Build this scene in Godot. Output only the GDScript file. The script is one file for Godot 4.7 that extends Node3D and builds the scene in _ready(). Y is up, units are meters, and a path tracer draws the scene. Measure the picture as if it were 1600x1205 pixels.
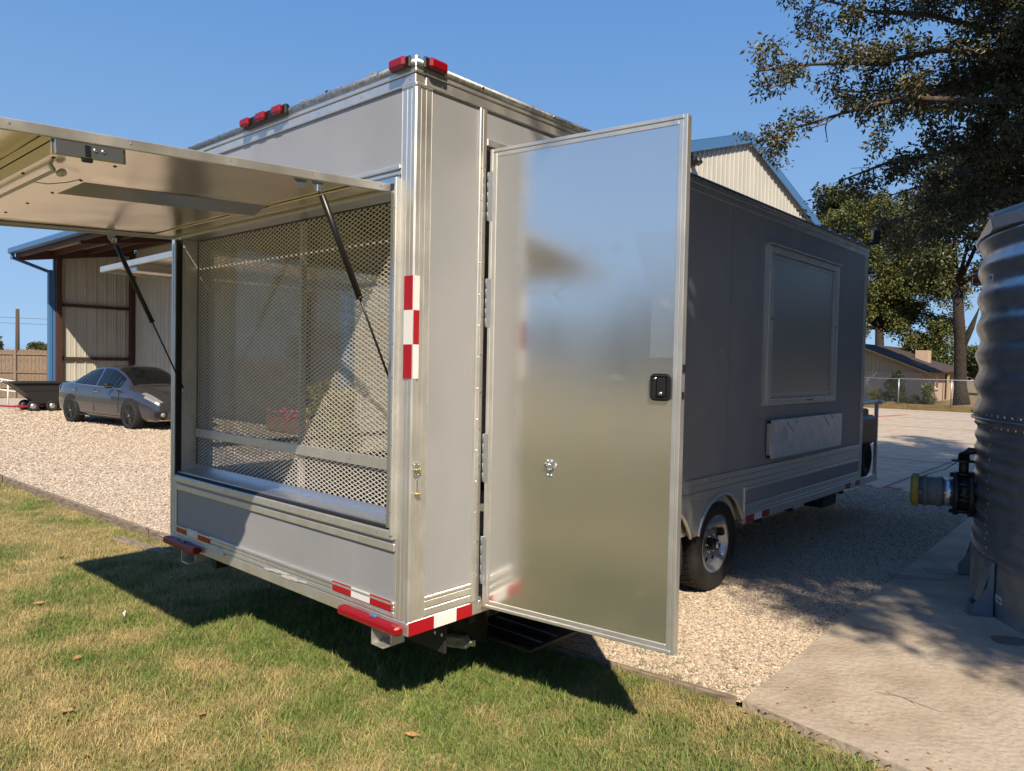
extends Node3D

# ---------------------------------------------------------------- shape helpers
var M := {}
var rng := RandomNumberGenerator.new()

func S(smooth := false) -> SurfaceTool:
	var st := SurfaceTool.new()
	st.begin(Mesh.PRIMITIVE_TRIANGLES)
	st.set_smooth_group(0 if smooth else -1)
	return st

func tri(st: SurfaceTool, a: Vector3, b: Vector3, c: Vector3, out: Vector3) -> void:
	if (b - a).cross(c - a).dot(out) > 0.0:
		st.add_vertex(a); st.add_vertex(c); st.add_vertex(b)
	else:
		st.add_vertex(a); st.add_vertex(b); st.add_vertex(c)

func quad(st: SurfaceTool, a: Vector3, b: Vector3, c: Vector3, d: Vector3, out: Vector3) -> void:
	tri(st, a, b, c, out)
	tri(st, a, c, d, out)

# a box with chamfered edges (b) or plain ones (b = 0)
func box(st: SurfaceTool, c: Vector3, s: Vector3, b := 0.0, r := Basis()) -> void:
	var h := s * 0.5
	if b <= 0.0:
		for ax in 3:
			for sg in [-1.0, 1.0]:
				var n := Vector3(); n[ax] = sg
				var u := Vector3(); u[(ax + 1) % 3] = h[(ax + 1) % 3]
				var v := Vector3(); v[(ax + 2) % 3] = h[(ax + 2) % 3]
				var p := n * h[ax]
				quad(st, c + r * (p - u - v), c + r * (p + u - v), c + r * (p + u + v), c + r * (p - u + v), r * n)
		return
	b = minf(b, minf(h.x, minf(h.y, h.z)) * 0.98)
	for ax in 3:
		for sg in [-1.0, 1.0]:
			var n := Vector3(); n[ax] = sg
			var u := Vector3(); u[(ax + 1) % 3] = h[(ax + 1) % 3] - b
			var v := Vector3(); v[(ax + 2) % 3] = h[(ax + 2) % 3] - b
			var p := n * h[ax]
			quad(st, c + r * (p - u - v), c + r * (p + u - v), c + r * (p + u + v), c + r * (p - u + v), r * n)
	for ax in 3:
		var a1 := (ax + 1) % 3
		var a2 := (ax + 2) % 3
		for s1 in [-1.0, 1.0]:
			for s2 in [-1.0, 1.0]:
				var e := Vector3(); e[ax] = h[ax] - b
				var p1 := Vector3(); p1[a1] = s1 * h[a1]; p1[a2] = s2 * (h[a2] - b)
				var p2 := Vector3(); p2[a1] = s1 * (h[a1] - b); p2[a2] = s2 * h[a2]
				quad(st, c + r * (p1 - e), c + r * (p1 + e), c + r * (p2 + e), c + r * (p2 - e), r * (p1 + p2))
	for sx in [-1.0, 1.0]:
		for sy in [-1.0, 1.0]:
			for sz in [-1.0, 1.0]:
				var q := Vector3(sx, sy, sz)
				tri(st, c + r * (q * Vector3(h.x, h.y - b, h.z - b)), c + r * (q * Vector3(h.x - b, h.y, h.z - b)), c + r * (q * Vector3(h.x - b, h.y - b, h.z)), r * q)

# a box given by its two opposite corners
func bb(st: SurfaceTool, a: Vector3, e: Vector3, b := 0.0) -> void:
	box(st, (a + e) * 0.5, (e - a).abs(), b)

# a straight bar of rectangular section from a to e; the section's width runs along side
func bar(st: SurfaceTool, a: Vector3, e: Vector3, w: float, t: float, side := Vector3.UP, b := 0.0) -> void:
	var z := (e - a).normalized()
	var x := (side - z * side.dot(z)).normalized()
	box(st, (a + e) * 0.5, Vector3(w, t, (e - a).length()), b, Basis(x, z.cross(x), z))

func frame_of(z: Vector3) -> Basis:
	var up := Vector3.UP if absf(z.y) < 0.95 else Vector3.RIGHT
	var x := up.cross(z).normalized()
	return Basis(x, z.cross(x), z)

func tube(st: SurfaceTool, pts: Array, radii: Array, n := 8, caps := true) -> void:
	var rings := []
	for i in pts.size():
		var p: Vector3 = pts[i]
		var p0: Vector3 = pts[maxi(i - 1, 0)]
		var p1: Vector3 = pts[mini(i + 1, pts.size() - 1)]
		var f := frame_of((p1 - p0).normalized())
		var r: float = radii[mini(i, radii.size() - 1)]
		var ring := []
		for k in n:
			var a := TAU * k / n
			ring.append(p + (f.x * cos(a) + f.y * sin(a)) * r)
		rings.append(ring)
	for i in pts.size() - 1:
		for k in n:
			var a: Vector3 = rings[i][k]
			var b: Vector3 = rings[i][(k + 1) % n]
			var c: Vector3 = rings[i + 1][(k + 1) % n]
			var d: Vector3 = rings[i + 1][k]
			quad(st, a, b, c, d, (a + b + c + d) * 0.25 - (pts[i] + pts[i + 1]) * 0.5)
	if caps:
		for e in [0, pts.size() - 1]:
			var p: Vector3 = pts[e]
			var q: Vector3 = pts[1] if e == 0 else pts[e - 1]
			for k in n:
				tri(st, p, rings[e][k], rings[e][(k + 1) % n], p - q)

func cyl(st: SurfaceTool, a: Vector3, e: Vector3, r: float, r2 := -1.0, n := 16) -> void:
	tube(st, [a, e], [r, r if r2 < 0.0 else r2], n)

# profile of (radius, height) turned about the y axis of xf
func lathe(st: SurfaceTool, prof: Array, n: int, xf := Transform3D(), a0 := 0.0, a1 := TAU) -> void:
	for i in prof.size() - 1:
		var p: Vector2 = prof[i]
		var q: Vector2 = prof[i + 1]
		if p.is_equal_approx(q):
			continue
		var nn := Vector2(q.y - p.y, p.x - q.x)
		for k in n:
			var b0 := a0 + (a1 - a0) * k / n
			var b1 := a0 + (a1 - a0) * (k + 1) / n
			var m := (b0 + b1) * 0.5
			var o := xf.basis * Vector3(cos(m) * nn.x, nn.y, sin(m) * nn.x)
			var va := xf * Vector3(p.x * cos(b0), p.y, p.x * sin(b0))
			var vb := xf * Vector3(p.x * cos(b1), p.y, p.x * sin(b1))
			var vc := xf * Vector3(q.x * cos(b1), q.y, q.x * sin(b1))
			var vd := xf * Vector3(q.x * cos(b0), q.y, q.x * sin(b0))
			if p.x > 1e-5:
				tri(st, va, vb, vc, o)
			if q.x > 1e-5:
				tri(st, va, vc, vd, o)

# a flat outline (x, y of xf) pushed along z of xf by depth
func prism(st: SurfaceTool, poly: PackedVector2Array, depth: float, xf := Transform3D()) -> void:
	var ix := Geometry2D.triangulate_polygon(poly)
	var zf := xf.basis.z
	for k in range(0, ix.size(), 3):
		var a := poly[ix[k]]
		var b := poly[ix[k + 1]]
		var c := poly[ix[k + 2]]
		tri(st, xf * Vector3(a.x, a.y, depth), xf * Vector3(b.x, b.y, depth), xf * Vector3(c.x, c.y, depth), zf)
		tri(st, xf * Vector3(a.x, a.y, 0), xf * Vector3(b.x, b.y, 0), xf * Vector3(c.x, c.y, 0), -zf)
	var turn := -1.0 if Geometry2D.is_polygon_clockwise(poly) else 1.0
	for k in poly.size():
		var a := poly[k]
		var b := poly[(k + 1) % poly.size()]
		var o := xf.basis * Vector3(b.y - a.y, a.x - b.x, 0) * turn
		quad(st, xf * Vector3(a.x, a.y, 0), xf * Vector3(b.x, b.y, 0), xf * Vector3(b.x, b.y, depth), xf * Vector3(a.x, a.y, depth), o)

# a thin sheet that is not quite flat, as rolled metal is: grid from o along u and v, pushed along n by a slow noise
func wavy(st: SurfaceTool, o: Vector3, u: Vector3, v: Vector3, n: Vector3, nu: int, nv: int, amp: float, freq: float, seed_: int) -> void:
	var f := FastNoiseLite.new()
	f.seed = seed_
	f.frequency = freq
	f.fractal_octaves = 2
	var at := func(i: int, j: int) -> Vector3:
		var p := u * (float(i) / nu) + v * (float(j) / nv)
		return o + p + n * f.get_noise_2d(p.length() * 0.3 + p.dot(u.normalized()), p.dot(v.normalized())) * amp
	for i in nu:
		for j in nv:
			quad(st, at.call(i, j), at.call(i + 1, j), at.call(i + 1, j + 1), at.call(i, j + 1), n)

func dome(st: SurfaceTool, p: Vector3, n: Vector3, r: float) -> void:
	var f := frame_of(n)
	for k in 5:
		var a := TAU * k / 5
		var b := TAU * (k + 1) / 5
		var pa := p + (f.x * cos(a) + f.y * sin(a)) * r
		var pb := p + (f.x * cos(b) + f.y * sin(b)) * r
		tri(st, pa, pb, p + n * r * 0.6, n)

func build(called: String, st: SurfaceTool, m: Material, parent: Node = self) -> MeshInstance3D:
	st.generate_normals()
	var o := MeshInstance3D.new()
	o.mesh = st.commit()
	o.name = called
	o.mesh.surface_set_material(0, m)
	parent.add_child(o, true)
	return o

func thing(called: String, label: String, category: String, at := Vector3.ZERO, turn := 0.0, group := "") -> Node3D:
	var o := Node3D.new()
	o.name = called
	add_child(o, true)
	o.position = at
	o.rotation.y = turn
	tag(o, label, category, group)
	return o

func tag(o: Node, label: String, category := "", group := "") -> Node:
	o.set_meta("label", label)
	if category: o.set_meta("category", category)
	if group: o.set_meta("group", group)
	return o

func struct(called: String, st: SurfaceTool, m: Material, label := "", category := "") -> MeshInstance3D:
	var o := build(called, st, m)
	o.set_meta("kind", "structure")
	if label: o.set_meta("label", label)
	if category: o.set_meta("category", category)
	return o

func stuff(o: Node) -> Node:
	o.set_meta("kind", "stuff")
	return o

# ---------------------------------------------------------------- materials
func lin(r: float, g: float, b: float) -> Color:
	return Color(r, g, b).linear_to_srgb()

func mat(called: String, c: Color, rough := 0.7, metal := 0.0) -> StandardMaterial3D:
	var m := StandardMaterial3D.new()
	m.resource_name = called
	m.albedo_color = c
	m.roughness = rough
	m.metallic = metal
	M[called] = m
	return m

func noise_tex(freq: float, seed_: int, cols: Array, offs: Array, type := FastNoiseLite.TYPE_SIMPLEX_SMOOTH, octaves := 4, size := 512) -> NoiseTexture2D:
	var n := FastNoiseLite.new()
	n.noise_type = type
	n.seed = seed_
	n.frequency = freq
	n.fractal_octaves = octaves
	var t := NoiseTexture2D.new()
	t.width = size
	t.height = size
	t.seamless = true
	t.noise = n
	if cols:
		var g := Gradient.new()
		g.offsets = PackedFloat32Array(offs)
		g.colors = PackedColorArray(cols)
		t.color_ramp = g
	return t

func bump_tex(freq: float, seed_: int, strength: float, type := FastNoiseLite.TYPE_SIMPLEX_SMOOTH) -> NoiseTexture2D:
	var t := noise_tex(freq, seed_, [], [], type)
	t.as_normal_map = true
	t.bump_strength = strength
	return t

func world_map(m: StandardMaterial3D, scale: Vector3) -> void:
	m.uv1_triplanar = true
	m.uv1_world_triplanar = true
	m.uv1_scale = scale

func grey(v: float) -> Color:
	return Color(v, v, v)

func materials() -> void:
	# mill-finish aluminium trim: dull, a little mottled
	var a := mat("trim_aluminium", Color.WHITE, 0.42, 0.78)
	a.albedo_texture = noise_tex(0.012, 11, [lin(.60, .595, .575), lin(.70, .69, .665), lin(.65, .645, .62), lin(.73, .72, .70)], [0.0, 0.45, 0.62, 1.0])
	a.roughness_texture = noise_tex(0.01, 12, [grey(.36), grey(.50)], [0.2, 0.8])
	a.roughness = 1.0
	world_map(a, Vector3(0.9, 0.5, 0.9))
	mat("window_sheet", lin(.50, .50, .50), 0.36, 0.85)
	mat("sheet_aluminium", lin(.84, .825, .79), 0.24, 1.0)
	# the door sheet: hand smudges, wipe marks and a rubbed patch by the handle show in its gloss
	var im := Image.create(384, 768, false, Image.FORMAT_L8)
	var soft := FastNoiseLite.new()
	soft.seed = 4
	soft.frequency = 0.02
	soft.fractal_octaves = 4
	var marks := []
	for k in 46:
		marks.append([Vector2(rng.randf_range(20, 370), rng.randf_range(60, 760)), rng.randf_range(5, 26), rng.randf_range(3, 10), rng.randf_range(-1.2, 1.2), rng.randf_range(0.03, 0.11)])
	for y in 768:
		for x in 384:
			var r := 0.17 + 0.025 * soft.get_noise_2d(x * 0.6, y * 0.12)
			var dx: float = (x - 350.0) / 34.0
			var dy: float = (y - 250.0) / 92.0
			if dx + absf(dy) * 0.6 > -0.6 + dy * 0.55 and absf(dy) < 1.0 and dx < 0.75: r += 0.055
			r += rng.randf_range(-0.006, 0.006)
			im.set_pixel(x, y, Color(r, r, r))
	for m in marks:
		var c: Vector2 = m[0]
		for y in range(maxi(0, int(c.y) - 40), mini(768, int(c.y) + 40)):
			for x in range(maxi(0, int(c.x) - 40), mini(384, int(c.x) + 40)):
				var q: Vector2 = (Vector2(x, y) - c).rotated(m[3])
				var w: float = 1.0 - Vector2(q.x / m[1], q.y / m[2]).length()
				if w > 0.0:
					var r: float = im.get_pixel(x, y).r + minf(w * 2.0, 1.0) * m[4] * (0.5 + 0.9 * absf(soft.get_noise_2d(x * 9.0, y * 9.0)))
					im.set_pixel(x, y, Color(r, r, r))
	im.convert(Image.FORMAT_RGBA8)
	var ds := mat("door_sheet", lin(.81, .80, .775), 1.0, 0.91)
	ds.roughness_texture = ImageTexture.create_from_image(im)
	ds.uv1_triplanar = true
	ds.uv1_scale = Vector3(0.988, 0.443, 1.0)
	var c := mat("hatch_sheet", lin(.86, .79, .68), 0.24, 0.92)
	c.anisotropy_enabled = false
	var d := mat("galvanised", Color.WHITE, 0.45, 0.85)
	d.albedo_texture = noise_tex(0.03, 31, [lin(.18, .19, .20), lin(.34, .35, .36), lin(.48, .49, .50)], [0.2, 0.55, 0.9], FastNoiseLite.TYPE_CELLULAR, 2)
	world_map(d, Vector3(2, 2, 2))
	var e := mat("zinc_plated", lin(.55, .60, .66), 0.3, 1.0)
	e.metallic = 0.9
	mat("bright_sill", lin(.66, .68, .72), 0.33, 0.95)
	var p := mat("grey_paint", Color.WHITE, 0.42)
	p.albedo_texture = noise_tex(0.007, 41, [lin(.268, .279, .305), lin(.30, .309, .335)], [0.15, 0.85], FastNoiseLite.TYPE_SIMPLEX_SMOOTH, 5)
	world_map(p, Vector3(0.5, 0.3, 0.5))
	mat("seam", lin(.28, .29, .30), 0.4, 0.4)
	mat("seam_pale", lin(.62, .62, .60), 0.6, 0.3)
	mat("chrome_screw", lin(.75, .75, .74), 0.25, 1.0)
	var mesh := mat("screen_metal", lin(.74, .72, .69), 0.45, 0.35)
	mesh.roughness = 0.42
	mat("black_plastic", lin(.012, .012, .013), 0.42)
	mat("black_steel", lin(.01, .01, .011), 0.35)
	var tg := mat("tinted_glass", Color(0.035, 0.05, 0.065, 0.16), 0.03)
	tg.transparency = BaseMaterial3D.TRANSPARENCY_ALPHA
	mat("rubber", lin(.014, .014, .015), 0.75)
	mat("dark_void", lin(.01, .01, .01), 0.95)
	var rl := mat("red_lens", lin(.25, .003, .009), 0.2)
	rl.roughness = 0.3
	mat("tape_red", lin(.36, .005, .014), 0.3)
	mat("tape_white", lin(.72, .73, .76), 0.3)
	mat("rim_silver", lin(.5, .51, .54), 0.35, 0.75)
	mat("brass", lin(.55, .45, .18), 0.3, 0.9)
	mat("axle_black", lin(.02, .02, .02), 0.6)
	mat("film", Color.WHITE, 0.28, 0.35)
	M.film.albedo_texture = noise_tex(0.012, 51, [lin(.47, .52, .59), lin(.55, .60, .66)], [0.3, 0.7])
	world_map(M.film, Vector3(1.2, 1.2, 1.2))
	mat("film_ink", lin(.10, .14, .2), 0.5)
	# buildings
	var w := mat("cream_sheet", Color.WHITE, 0.5, 0.0)
	w.albedo_texture = noise_tex(0.01, 61, [lin(.44, .43, .385), lin(.50, .485, .435)], [0.3, 0.7])
	world_map(w, Vector3(0.2, 0.1, 0.2))
	mat("blue_trim", lin(.06, .16, .34), 0.45)
	mat("blue_roof", lin(.10, .24, .44), 0.4)
	mat("red_oxide", lin(.062, .024, .018), 0.6)
	mat("roof_soffit", lin(.42, .36, .30), 0.55)
	mat("white_pvc", lin(.75, .75, .73), 0.4)
	# ground
	var g := mat("gravel", Color.WHITE, 0.95)
	g.albedo_texture = noise_tex(0.05, 71, [lin(.18, .15, .115), lin(.45, .375, .30), lin(.54, .46, .38), lin(.64, .565, .48)], [0.0, 0.35, 0.6, 1.0], FastNoiseLite.TYPE_CELLULAR, 2, 1024)
	g.normal_enabled = true
	g.normal_texture = bump_tex(0.05, 71, 6.0, FastNoiseLite.TYPE_CELLULAR)
	world_map(g, Vector3(0.55, 0.55, 0.55))
	var l := mat("lawn_soil", Color.WHITE, 0.95)
	l.albedo_texture = noise_tex(0.02, 81, [lin(.15, .135, .05), lin(.235, .20, .09), lin(.32, .255, .13)], [0.2, 0.5, 0.85])
	l.normal_enabled = true
	l.normal_texture = bump_tex(0.08, 82, 5.0)
	world_map(l, Vector3(0.5, 0.5, 0.5))
	var k := mat("concrete", Color.WHITE, 0.85)
	k.albedo_texture = noise_tex(0.006, 91, [lin(.35, .29, .23), lin(.41, .345, .28), lin(.44, .38, .31), lin(.47, .41, .345)], [0.15, 0.42, 0.62, 1.0], FastNoiseLite.TYPE_SIMPLEX_SMOOTH, 8, 1024)
	k.normal_enabled = true
	k.normal_texture = bump_tex(0.12, 92, 2.0)
	k.normal_scale = 0.5
	world_map(k, Vector3(0.33, 0.33, 0.33))
	mat("wet_stain", lin(.17, .145, .115), 0.6)
	mat("rust_stain", lin(.435, .355, .265), 0.85)
	var db := mat("dark_bark", Color.WHITE, 0.95)
	db.albedo_texture = noise_tex(0.05, 103, [lin(.012, .009, .007), lin(.045, .034, .026), lin(.075, .06, .048)], [0.2, 0.6, 0.9])
	db.normal_enabled = true
	db.normal_texture = bump_tex(0.05, 104, 8.0)
	world_map(db, Vector3(0.8, 0.15, 0.8))
	mat("joint", lin(.12, .10, .08), 0.9)
	mat("red_paint_line", lin(.42, .06, .045), 0.8)
	var v := mat("dry_grass", Color.WHITE, 0.95)
	v.albedo_texture = noise_tex(0.02, 95, [lin(.12, .095, .035), lin(.24, .16, .07), lin(.30, .21, .10)], [0.2, 0.55, 0.9])
	world_map(v, Vector3(0.3, 0.3, 0.3))
	var wd := mat("weathered_wood", Color.WHITE, 0.9)
	wd.albedo_texture = noise_tex(0.02, 96, [lin(.12, .085, .06), lin(.22, .165, .12), lin(.28, .22, .165)], [0.2, 0.5, 0.9])
	world_map(wd, Vector3(3, 0.5, 3))
	var bd := mat("edging_wood", Color.WHITE, 0.9)
	bd.albedo_texture = noise_tex(0.02, 97, [lin(.13, .10, .075), lin(.24, .19, .145), lin(.30, .24, .19)], [0.2, 0.5, 0.9])
	world_map(bd, Vector3(0.5, 4, 4))
	# tank
	var t := mat("tank_steel", Color.WHITE, 1.0, 0.9)
	t.albedo_texture = noise_tex(0.02, 98, [lin(.40, .43, .47), lin(.50, .53, .57)], [0.3, 0.7])
	t.roughness_texture = noise_tex(0.02, 99, [grey(.30), grey(.44)], [0.3, 0.7])
	world_map(t, Vector3(0.6, 0.6, 0.6))
	mat("tank_roof", lin(.55, .58, .62), 0.4, 0.6)
	mat("tank_bracket", lin(.18, .24, .29), 0.45, 0.5)
	mat("cap_yellow", lin(.30, .25, .05), 0.65)
	mat("valve_grey", lin(.12, .14, .155), 0.5)
	mat("label_white", lin(.65, .65, .65), 0.6)
	mat("label_ink", lin(.02, .02, .02), 0.7)
	# trees
	var bk := mat("bark", Color.WHITE, 0.95)
	bk.albedo_texture = noise_tex(0.03, 101, [lin(.035, .027, .02), lin(.10, .078, .06), lin(.15, .12, .095)], [0.2, 0.6, 0.9])
	world_map(bk, Vector3(1.5, 0.4, 1.5))
	mat("twig", lin(.13, .105, .08), 0.9)
	var lf := mat("leaf", Color.WHITE, 0.5)
	lf.vertex_color_use_as_albedo = true
	lf.backlight_enabled = true
	lf.backlight = Color(0.12, 0.13, 0.03)
	lf.cull_mode = BaseMaterial3D.CULL_DISABLED
	var gs := mat("grass_blade", Color.WHITE, 0.75)
	gs.vertex_color_use_as_albedo = true
	gs.backlight_enabled = true
	gs.backlight = Color(0.12, 0.14, 0.04)
	gs.cull_mode = BaseMaterial3D.CULL_DISABLED
	var sn := mat("stone", Color.WHITE, 0.9)
	sn.vertex_color_use_as_albedo = true
	mat("dead_leaf", lin(.42, .23, .11), 0.85)
	mat("paper", lin(.8, .82, .85), 0.7)
	# car
	var cp := mat("car_paint", lin(.075, .08, .098), 0.22, 0.6)
	cp.clearcoat_enabled = true
	cp.clearcoat = 1.0
	cp.clearcoat_roughness = 0.02
	mat("car_glass", lin(.006, .008, .010), 0.04)
	mat("chrome", lin(.7, .7, .7), 0.12, 1.0)
	mat("headlamp", lin(.34, .36, .37), 0.12, 0.4)
	mat("fresh_yellow", lin(.65, .55, .03), 0.6)
	mat("poly_black", lin(.016, .016, .017), 0.55)
	mat("red_metal", lin(.35, .02, .02), 0.5)
	# house
	var br := mat("house_brick", Color.WHITE, 0.9)
	br.albedo_texture = noise_tex(0.05, 111, [lin(.42, .30, .22), lin(.55, .42, .33)], [0.3, 0.7])
	world_map(br, Vector3(0.5, 0.5, 0.5))
	mat("house_siding", lin(.42, .33, .20), 0.8)
	var sh := mat("shingle", Color.WHITE, 0.9)
	sh.albedo_texture = noise_tex(0.03, 112, [lin(.035, .024, .022), lin(.10, .07, .06)], [0.3, 0.8])
	world_map(sh, Vector3(0.4, 0.4, 0.4))
	mat("window_dark", lin(.012, .014, .016), 0.08)
	mat("fence_wire", lin(.42, .43, .44), 0.4, 0.6)
	mat("pole_wood", lin(.075, .055, .04), 0.9)
	mat("pink_petal", lin(.62, .06, .14), 0.6)
	mat("planter", lin(.22, .11, .07), 0.8)

# ---------------------------------------------------------------- the scene
const SUN := Vector3(-0.79, -1.0, -0.70)

func _ready() -> void:
	rng.seed = 77
	var cam := Camera3D.new()
	cam.name = "camera"
	cam.transform = Transform3D(Basis(Vector3(0.74361, 0.02001, -0.66832), Vector3(-0.03474, 0.99936, -0.00873), Vector3(0.66771, 0.02971, 0.74383)), Vector3(2.5705, 1.723, 2.1869))
	cam.fov = 54.9
	cam.near = 0.05
	cam.far = 900.0
	add_child(cam)
	cam.current = true
	var sky_mat := ProceduralSkyMaterial.new()
	sky_mat.sky_top_color = Color(0.225, 0.445, 0.70)
	sky_mat.sky_horizon_color = Color(0.58, 0.71, 0.835)
	sky_mat.sky_curve = 0.24
	sky_mat.ground_bottom_color = Color(0.36, 0.33, 0.25)
	sky_mat.ground_horizon_color = Color(0.55, 0.55, 0.52)
	sky_mat.sun_angle_max = 1.0
	var sky := Sky.new()
	sky.sky_material = sky_mat
	var env := Environment.new()
	env.background_mode = Environment.BG_SKY
	env.sky = sky
	env.tonemap_mode = Environment.TONE_MAPPER_LINEAR
	env.tonemap_exposure = 1.35
	env.ambient_light_source = Environment.AMBIENT_SOURCE_SKY
	env.sdfgi_enabled = true
	env.ssao_enabled = true
	env.ssil_enabled = true
	var we := WorldEnvironment.new()
	we.name = "world_environment"
	we.environment = env
	add_child(we)
	var sun := DirectionalLight3D.new()
	sun.name = "sun"
	sun.basis = Basis.looking_at(SUN.normalized(), Vector3.UP)
	sun.light_energy = 1.6
	sun.light_color = Color(1.0, 0.93, 0.82)
	sun.light_angular_distance = 0.53
	sun.shadow_enabled = true
	add_child(sun)
	materials()
	ground()
	shop_building()
	house()
	food_trailer()
	tank()
	car()
	yard_things()
	trees()
	grass()
	stones()

# ---------------------------------------------------------------- ground
func land_y(_x: float, z: float) -> float:
	return -0.12 - 0.42 * smoothstep(-34.0, -60.0, z)

func lawn_edge(x: float) -> float:
	var k := [[-60.0, -0.70], [-9.6, -0.73], [-4.5, -0.84], [0.19, -1.33], [0.97, -1.42], [1.72, -1.31], [12.0, 0.32], [60.0, 6.0]]
	for i in k.size() - 1:
		if x <= k[i + 1][0]:
			return lerpf(k[i][1], k[i + 1][1], clampf((x - k[i][0]) / (k[i + 1][0] - k[i][0]), 0, 1))
	return 6.0

func lawn_y(x: float, _z: float) -> float:
	return lerpf(-0.075, -0.012, smoothstep(-6.0, -0.5, x))

func grid(x0: float, x1: float, nx: int, z0: float, z1: float, nz: int, h: Callable, m: Material, called: String) -> MeshInstance3D:
	var st := S(true)
	for i in nx:
		for j in nz:
			var p := []
			for c in [[0, 0], [1, 0], [1, 1], [0, 1]]:
				var x := lerpf(x0, x1, float(i + c[0]) / nx)
				var z := lerpf(z0, z1, float(j + c[1]) / nz)
				p.append(Vector3(x, h.call(x, z), z))
			quad(st, p[0], p[1], p[2], p[3], Vector3.UP)
	return struct(called, st, m)

func ground() -> void:
	var st := S(true)
	var zs := [-420.0, -120.0, -70.0, -60.0, -54.0, -48.0, -42.0, -38.0, -34.0, -20.0, 0.0, 40.0, 120.0, 400.0]
	for i in zs.size() - 1:
		for j in 8:
			var x0 := -440.0 + 110.0 * j
			quad(st, Vector3(x0, land_y(x0, zs[i]), zs[i]), Vector3(x0 + 110, land_y(x0, zs[i]), zs[i]), Vector3(x0 + 110, land_y(x0, zs[i + 1]), zs[i + 1]), Vector3(x0, land_y(x0, zs[i + 1]), zs[i + 1]), Vector3.UP)
	struct("ground", st, M.dry_grass, "dry grass ground reaching the horizon around the lot", "ground")
	# gravel lot, its near edge following the timber edging
	st = S()
	var xs := [-31.0, -22.0, -9.6, -4.5, -2.0, 0.19, 0.955]
	for i in xs.size() - 1:
		var a: float = xs[i]
		var b: float = xs[i + 1]
		quad(st, Vector3(a, 0, -9.48), Vector3(b, 0, -9.48), Vector3(b, 0, lawn_edge(b) - 0.01), Vector3(a, 0, lawn_edge(a) - 0.01), Vector3.UP)
	struct("gravel_lot", st, M.gravel, "pale gravel lot under and behind the trailer", "gravel lot")
	# concrete drive beyond the gravel
	st = S()
	bb(st, Vector3(-8.3, -0.14, -34.3), Vector3(22, 0.012, -9.45), 0.004)
	var drive := struct("concrete_drive", st, M.concrete, "concrete drive with tree shadows beyond the trailer", "drive")
	st = S()
	for x in [-0.6, 3.6]:
		bb(st, Vector3(x - 0.012, 0.013, -34.2), Vector3(x + 0.012, 0.016, -9.5))
	for z in [-13.6, -18.4, -23.2, -28.0, -32.8]:
		bb(st, Vector3(-8.2, 0.013, z - 0.012), Vector3(22, 0.016, z + 0.012))
	build("joint", st, M.joint, drive)
	st = S()
	bar(st, Vector3(-6.6, 0.018, -22.6), Vector3(-5.35, 0.018, -29.8), 0.16, 0.006, Vector3.RIGHT)
	build("red_line", st, M.red_paint_line, drive)
	st = S()
	for k in [0, 1, 3, 4, 8, 12]:
		box(st, Vector3(-0.95 + k * 0.13 + rng.randf() * 0.03, 0.0165, -9.56 + rng.randf_range(-0.03, 0.03)), Vector3(0.10 + rng.randf() * 0.05, 0.004, rng.randf_range(0.05, 0.12)))
	build("faded_red_edge", st, M.red_paint_line, drive)
	# slab under the tank
	st = S()
	prism(st, PackedVector2Array([Vector2(0.972, 1.403), Vector2(1.722, 1.285), Vector2(13.0, -0.50), Vector2(13.0, 9.45), Vector2(0.76, 9.45)]), 0.16, Transform3D(Basis(Vector3.RIGHT, Vector3.FORWARD, Vector3.UP), Vector3(0, -0.13, 0)))
	struct("concrete_slab", st, M.concrete, "broad concrete slab carrying the corrugated tank", "slab")
	for k in [[1.02, -4.55, 0.20, 0.07, "wet_stain"], [1.18, -4.95, 0.22, 0.08, "wet_stain"], [1.86, -3.42, 0.16, 0.08, "wet_stain"]]:
		st = S()
		var poly := PackedVector2Array()
		for i in 22:
			var a := TAU * i / 22
			var q := 1.0 + 0.16 * sin(a * 3.0 + k[0]) + rng.randf_range(-0.10, 0.10)
			poly.append(Vector2(cos(a) * k[2] * q, sin(a) * k[3] * q))
		prism(st, poly, 0.0015, Transform3D(Basis(Vector3.RIGHT, Vector3.FORWARD, Vector3.UP).rotated(Vector3.UP, 0.5), Vector3(k[0], 0.0305, k[1])))
		build("stain", st, M[k[4]], get_node("concrete_slab"))
	st = S()
	for k in [[0.0, 0.30], [0.5, 0.16], [2.7, 0.22], [3.5, 0.14], [5.6, 0.18]]:
		var p := Vector3(1.56, 0.0312, -2.02)
		for j in 4:
			var q: Vector3 = p + Vector3(cos(k[0] + rng.randf_range(-0.5, 0.5)), 0, sin(k[0] + rng.randf_range(-0.5, 0.5)) * 0.7) * k[1] * 0.16
			bar(st, p, q, 0.005, 0.001, Vector3.UP.cross(q - p))
			p = q
	stuff(build("crack", st, M.edging_wood, get_node("concrete_slab")))
	# lawn
	st = S(true)
	var lx := []
	var x := -60.0
	while x < 40.0:
		lx.append(x)
		x += 0.5 if (x > -10.0 and x < 4.0) else 5.0
	lx.append(40.0)
	for i in lx.size() - 1:
		var a: float = lx[i]
		var b: float = lx[i + 1]
		var last_a := lawn_edge(a)
		var last_b := lawn_edge(b)
		for z in [0.0, 1.0, 3.0, 10.0, 70.0]:
			if z <= last_a or z <= last_b:
				continue
			quad(st, Vector3(a, lawn_y(a, 0), last_a), Vector3(b, lawn_y(b, 0), last_b), Vector3(b, lawn_y(b, 0), z), Vector3(a, lawn_y(a, 0), z), Vector3.UP)
			last_a = z
			last_b = z
	struct("lawn", st, M.lawn_soil, "lawn soil under the short dry grass", "lawn")
	# timber edging between lawn and gravel
	var ed := thing("timber_edging", "weathered timber edging boards between lawn and gravel", "edging")
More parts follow.
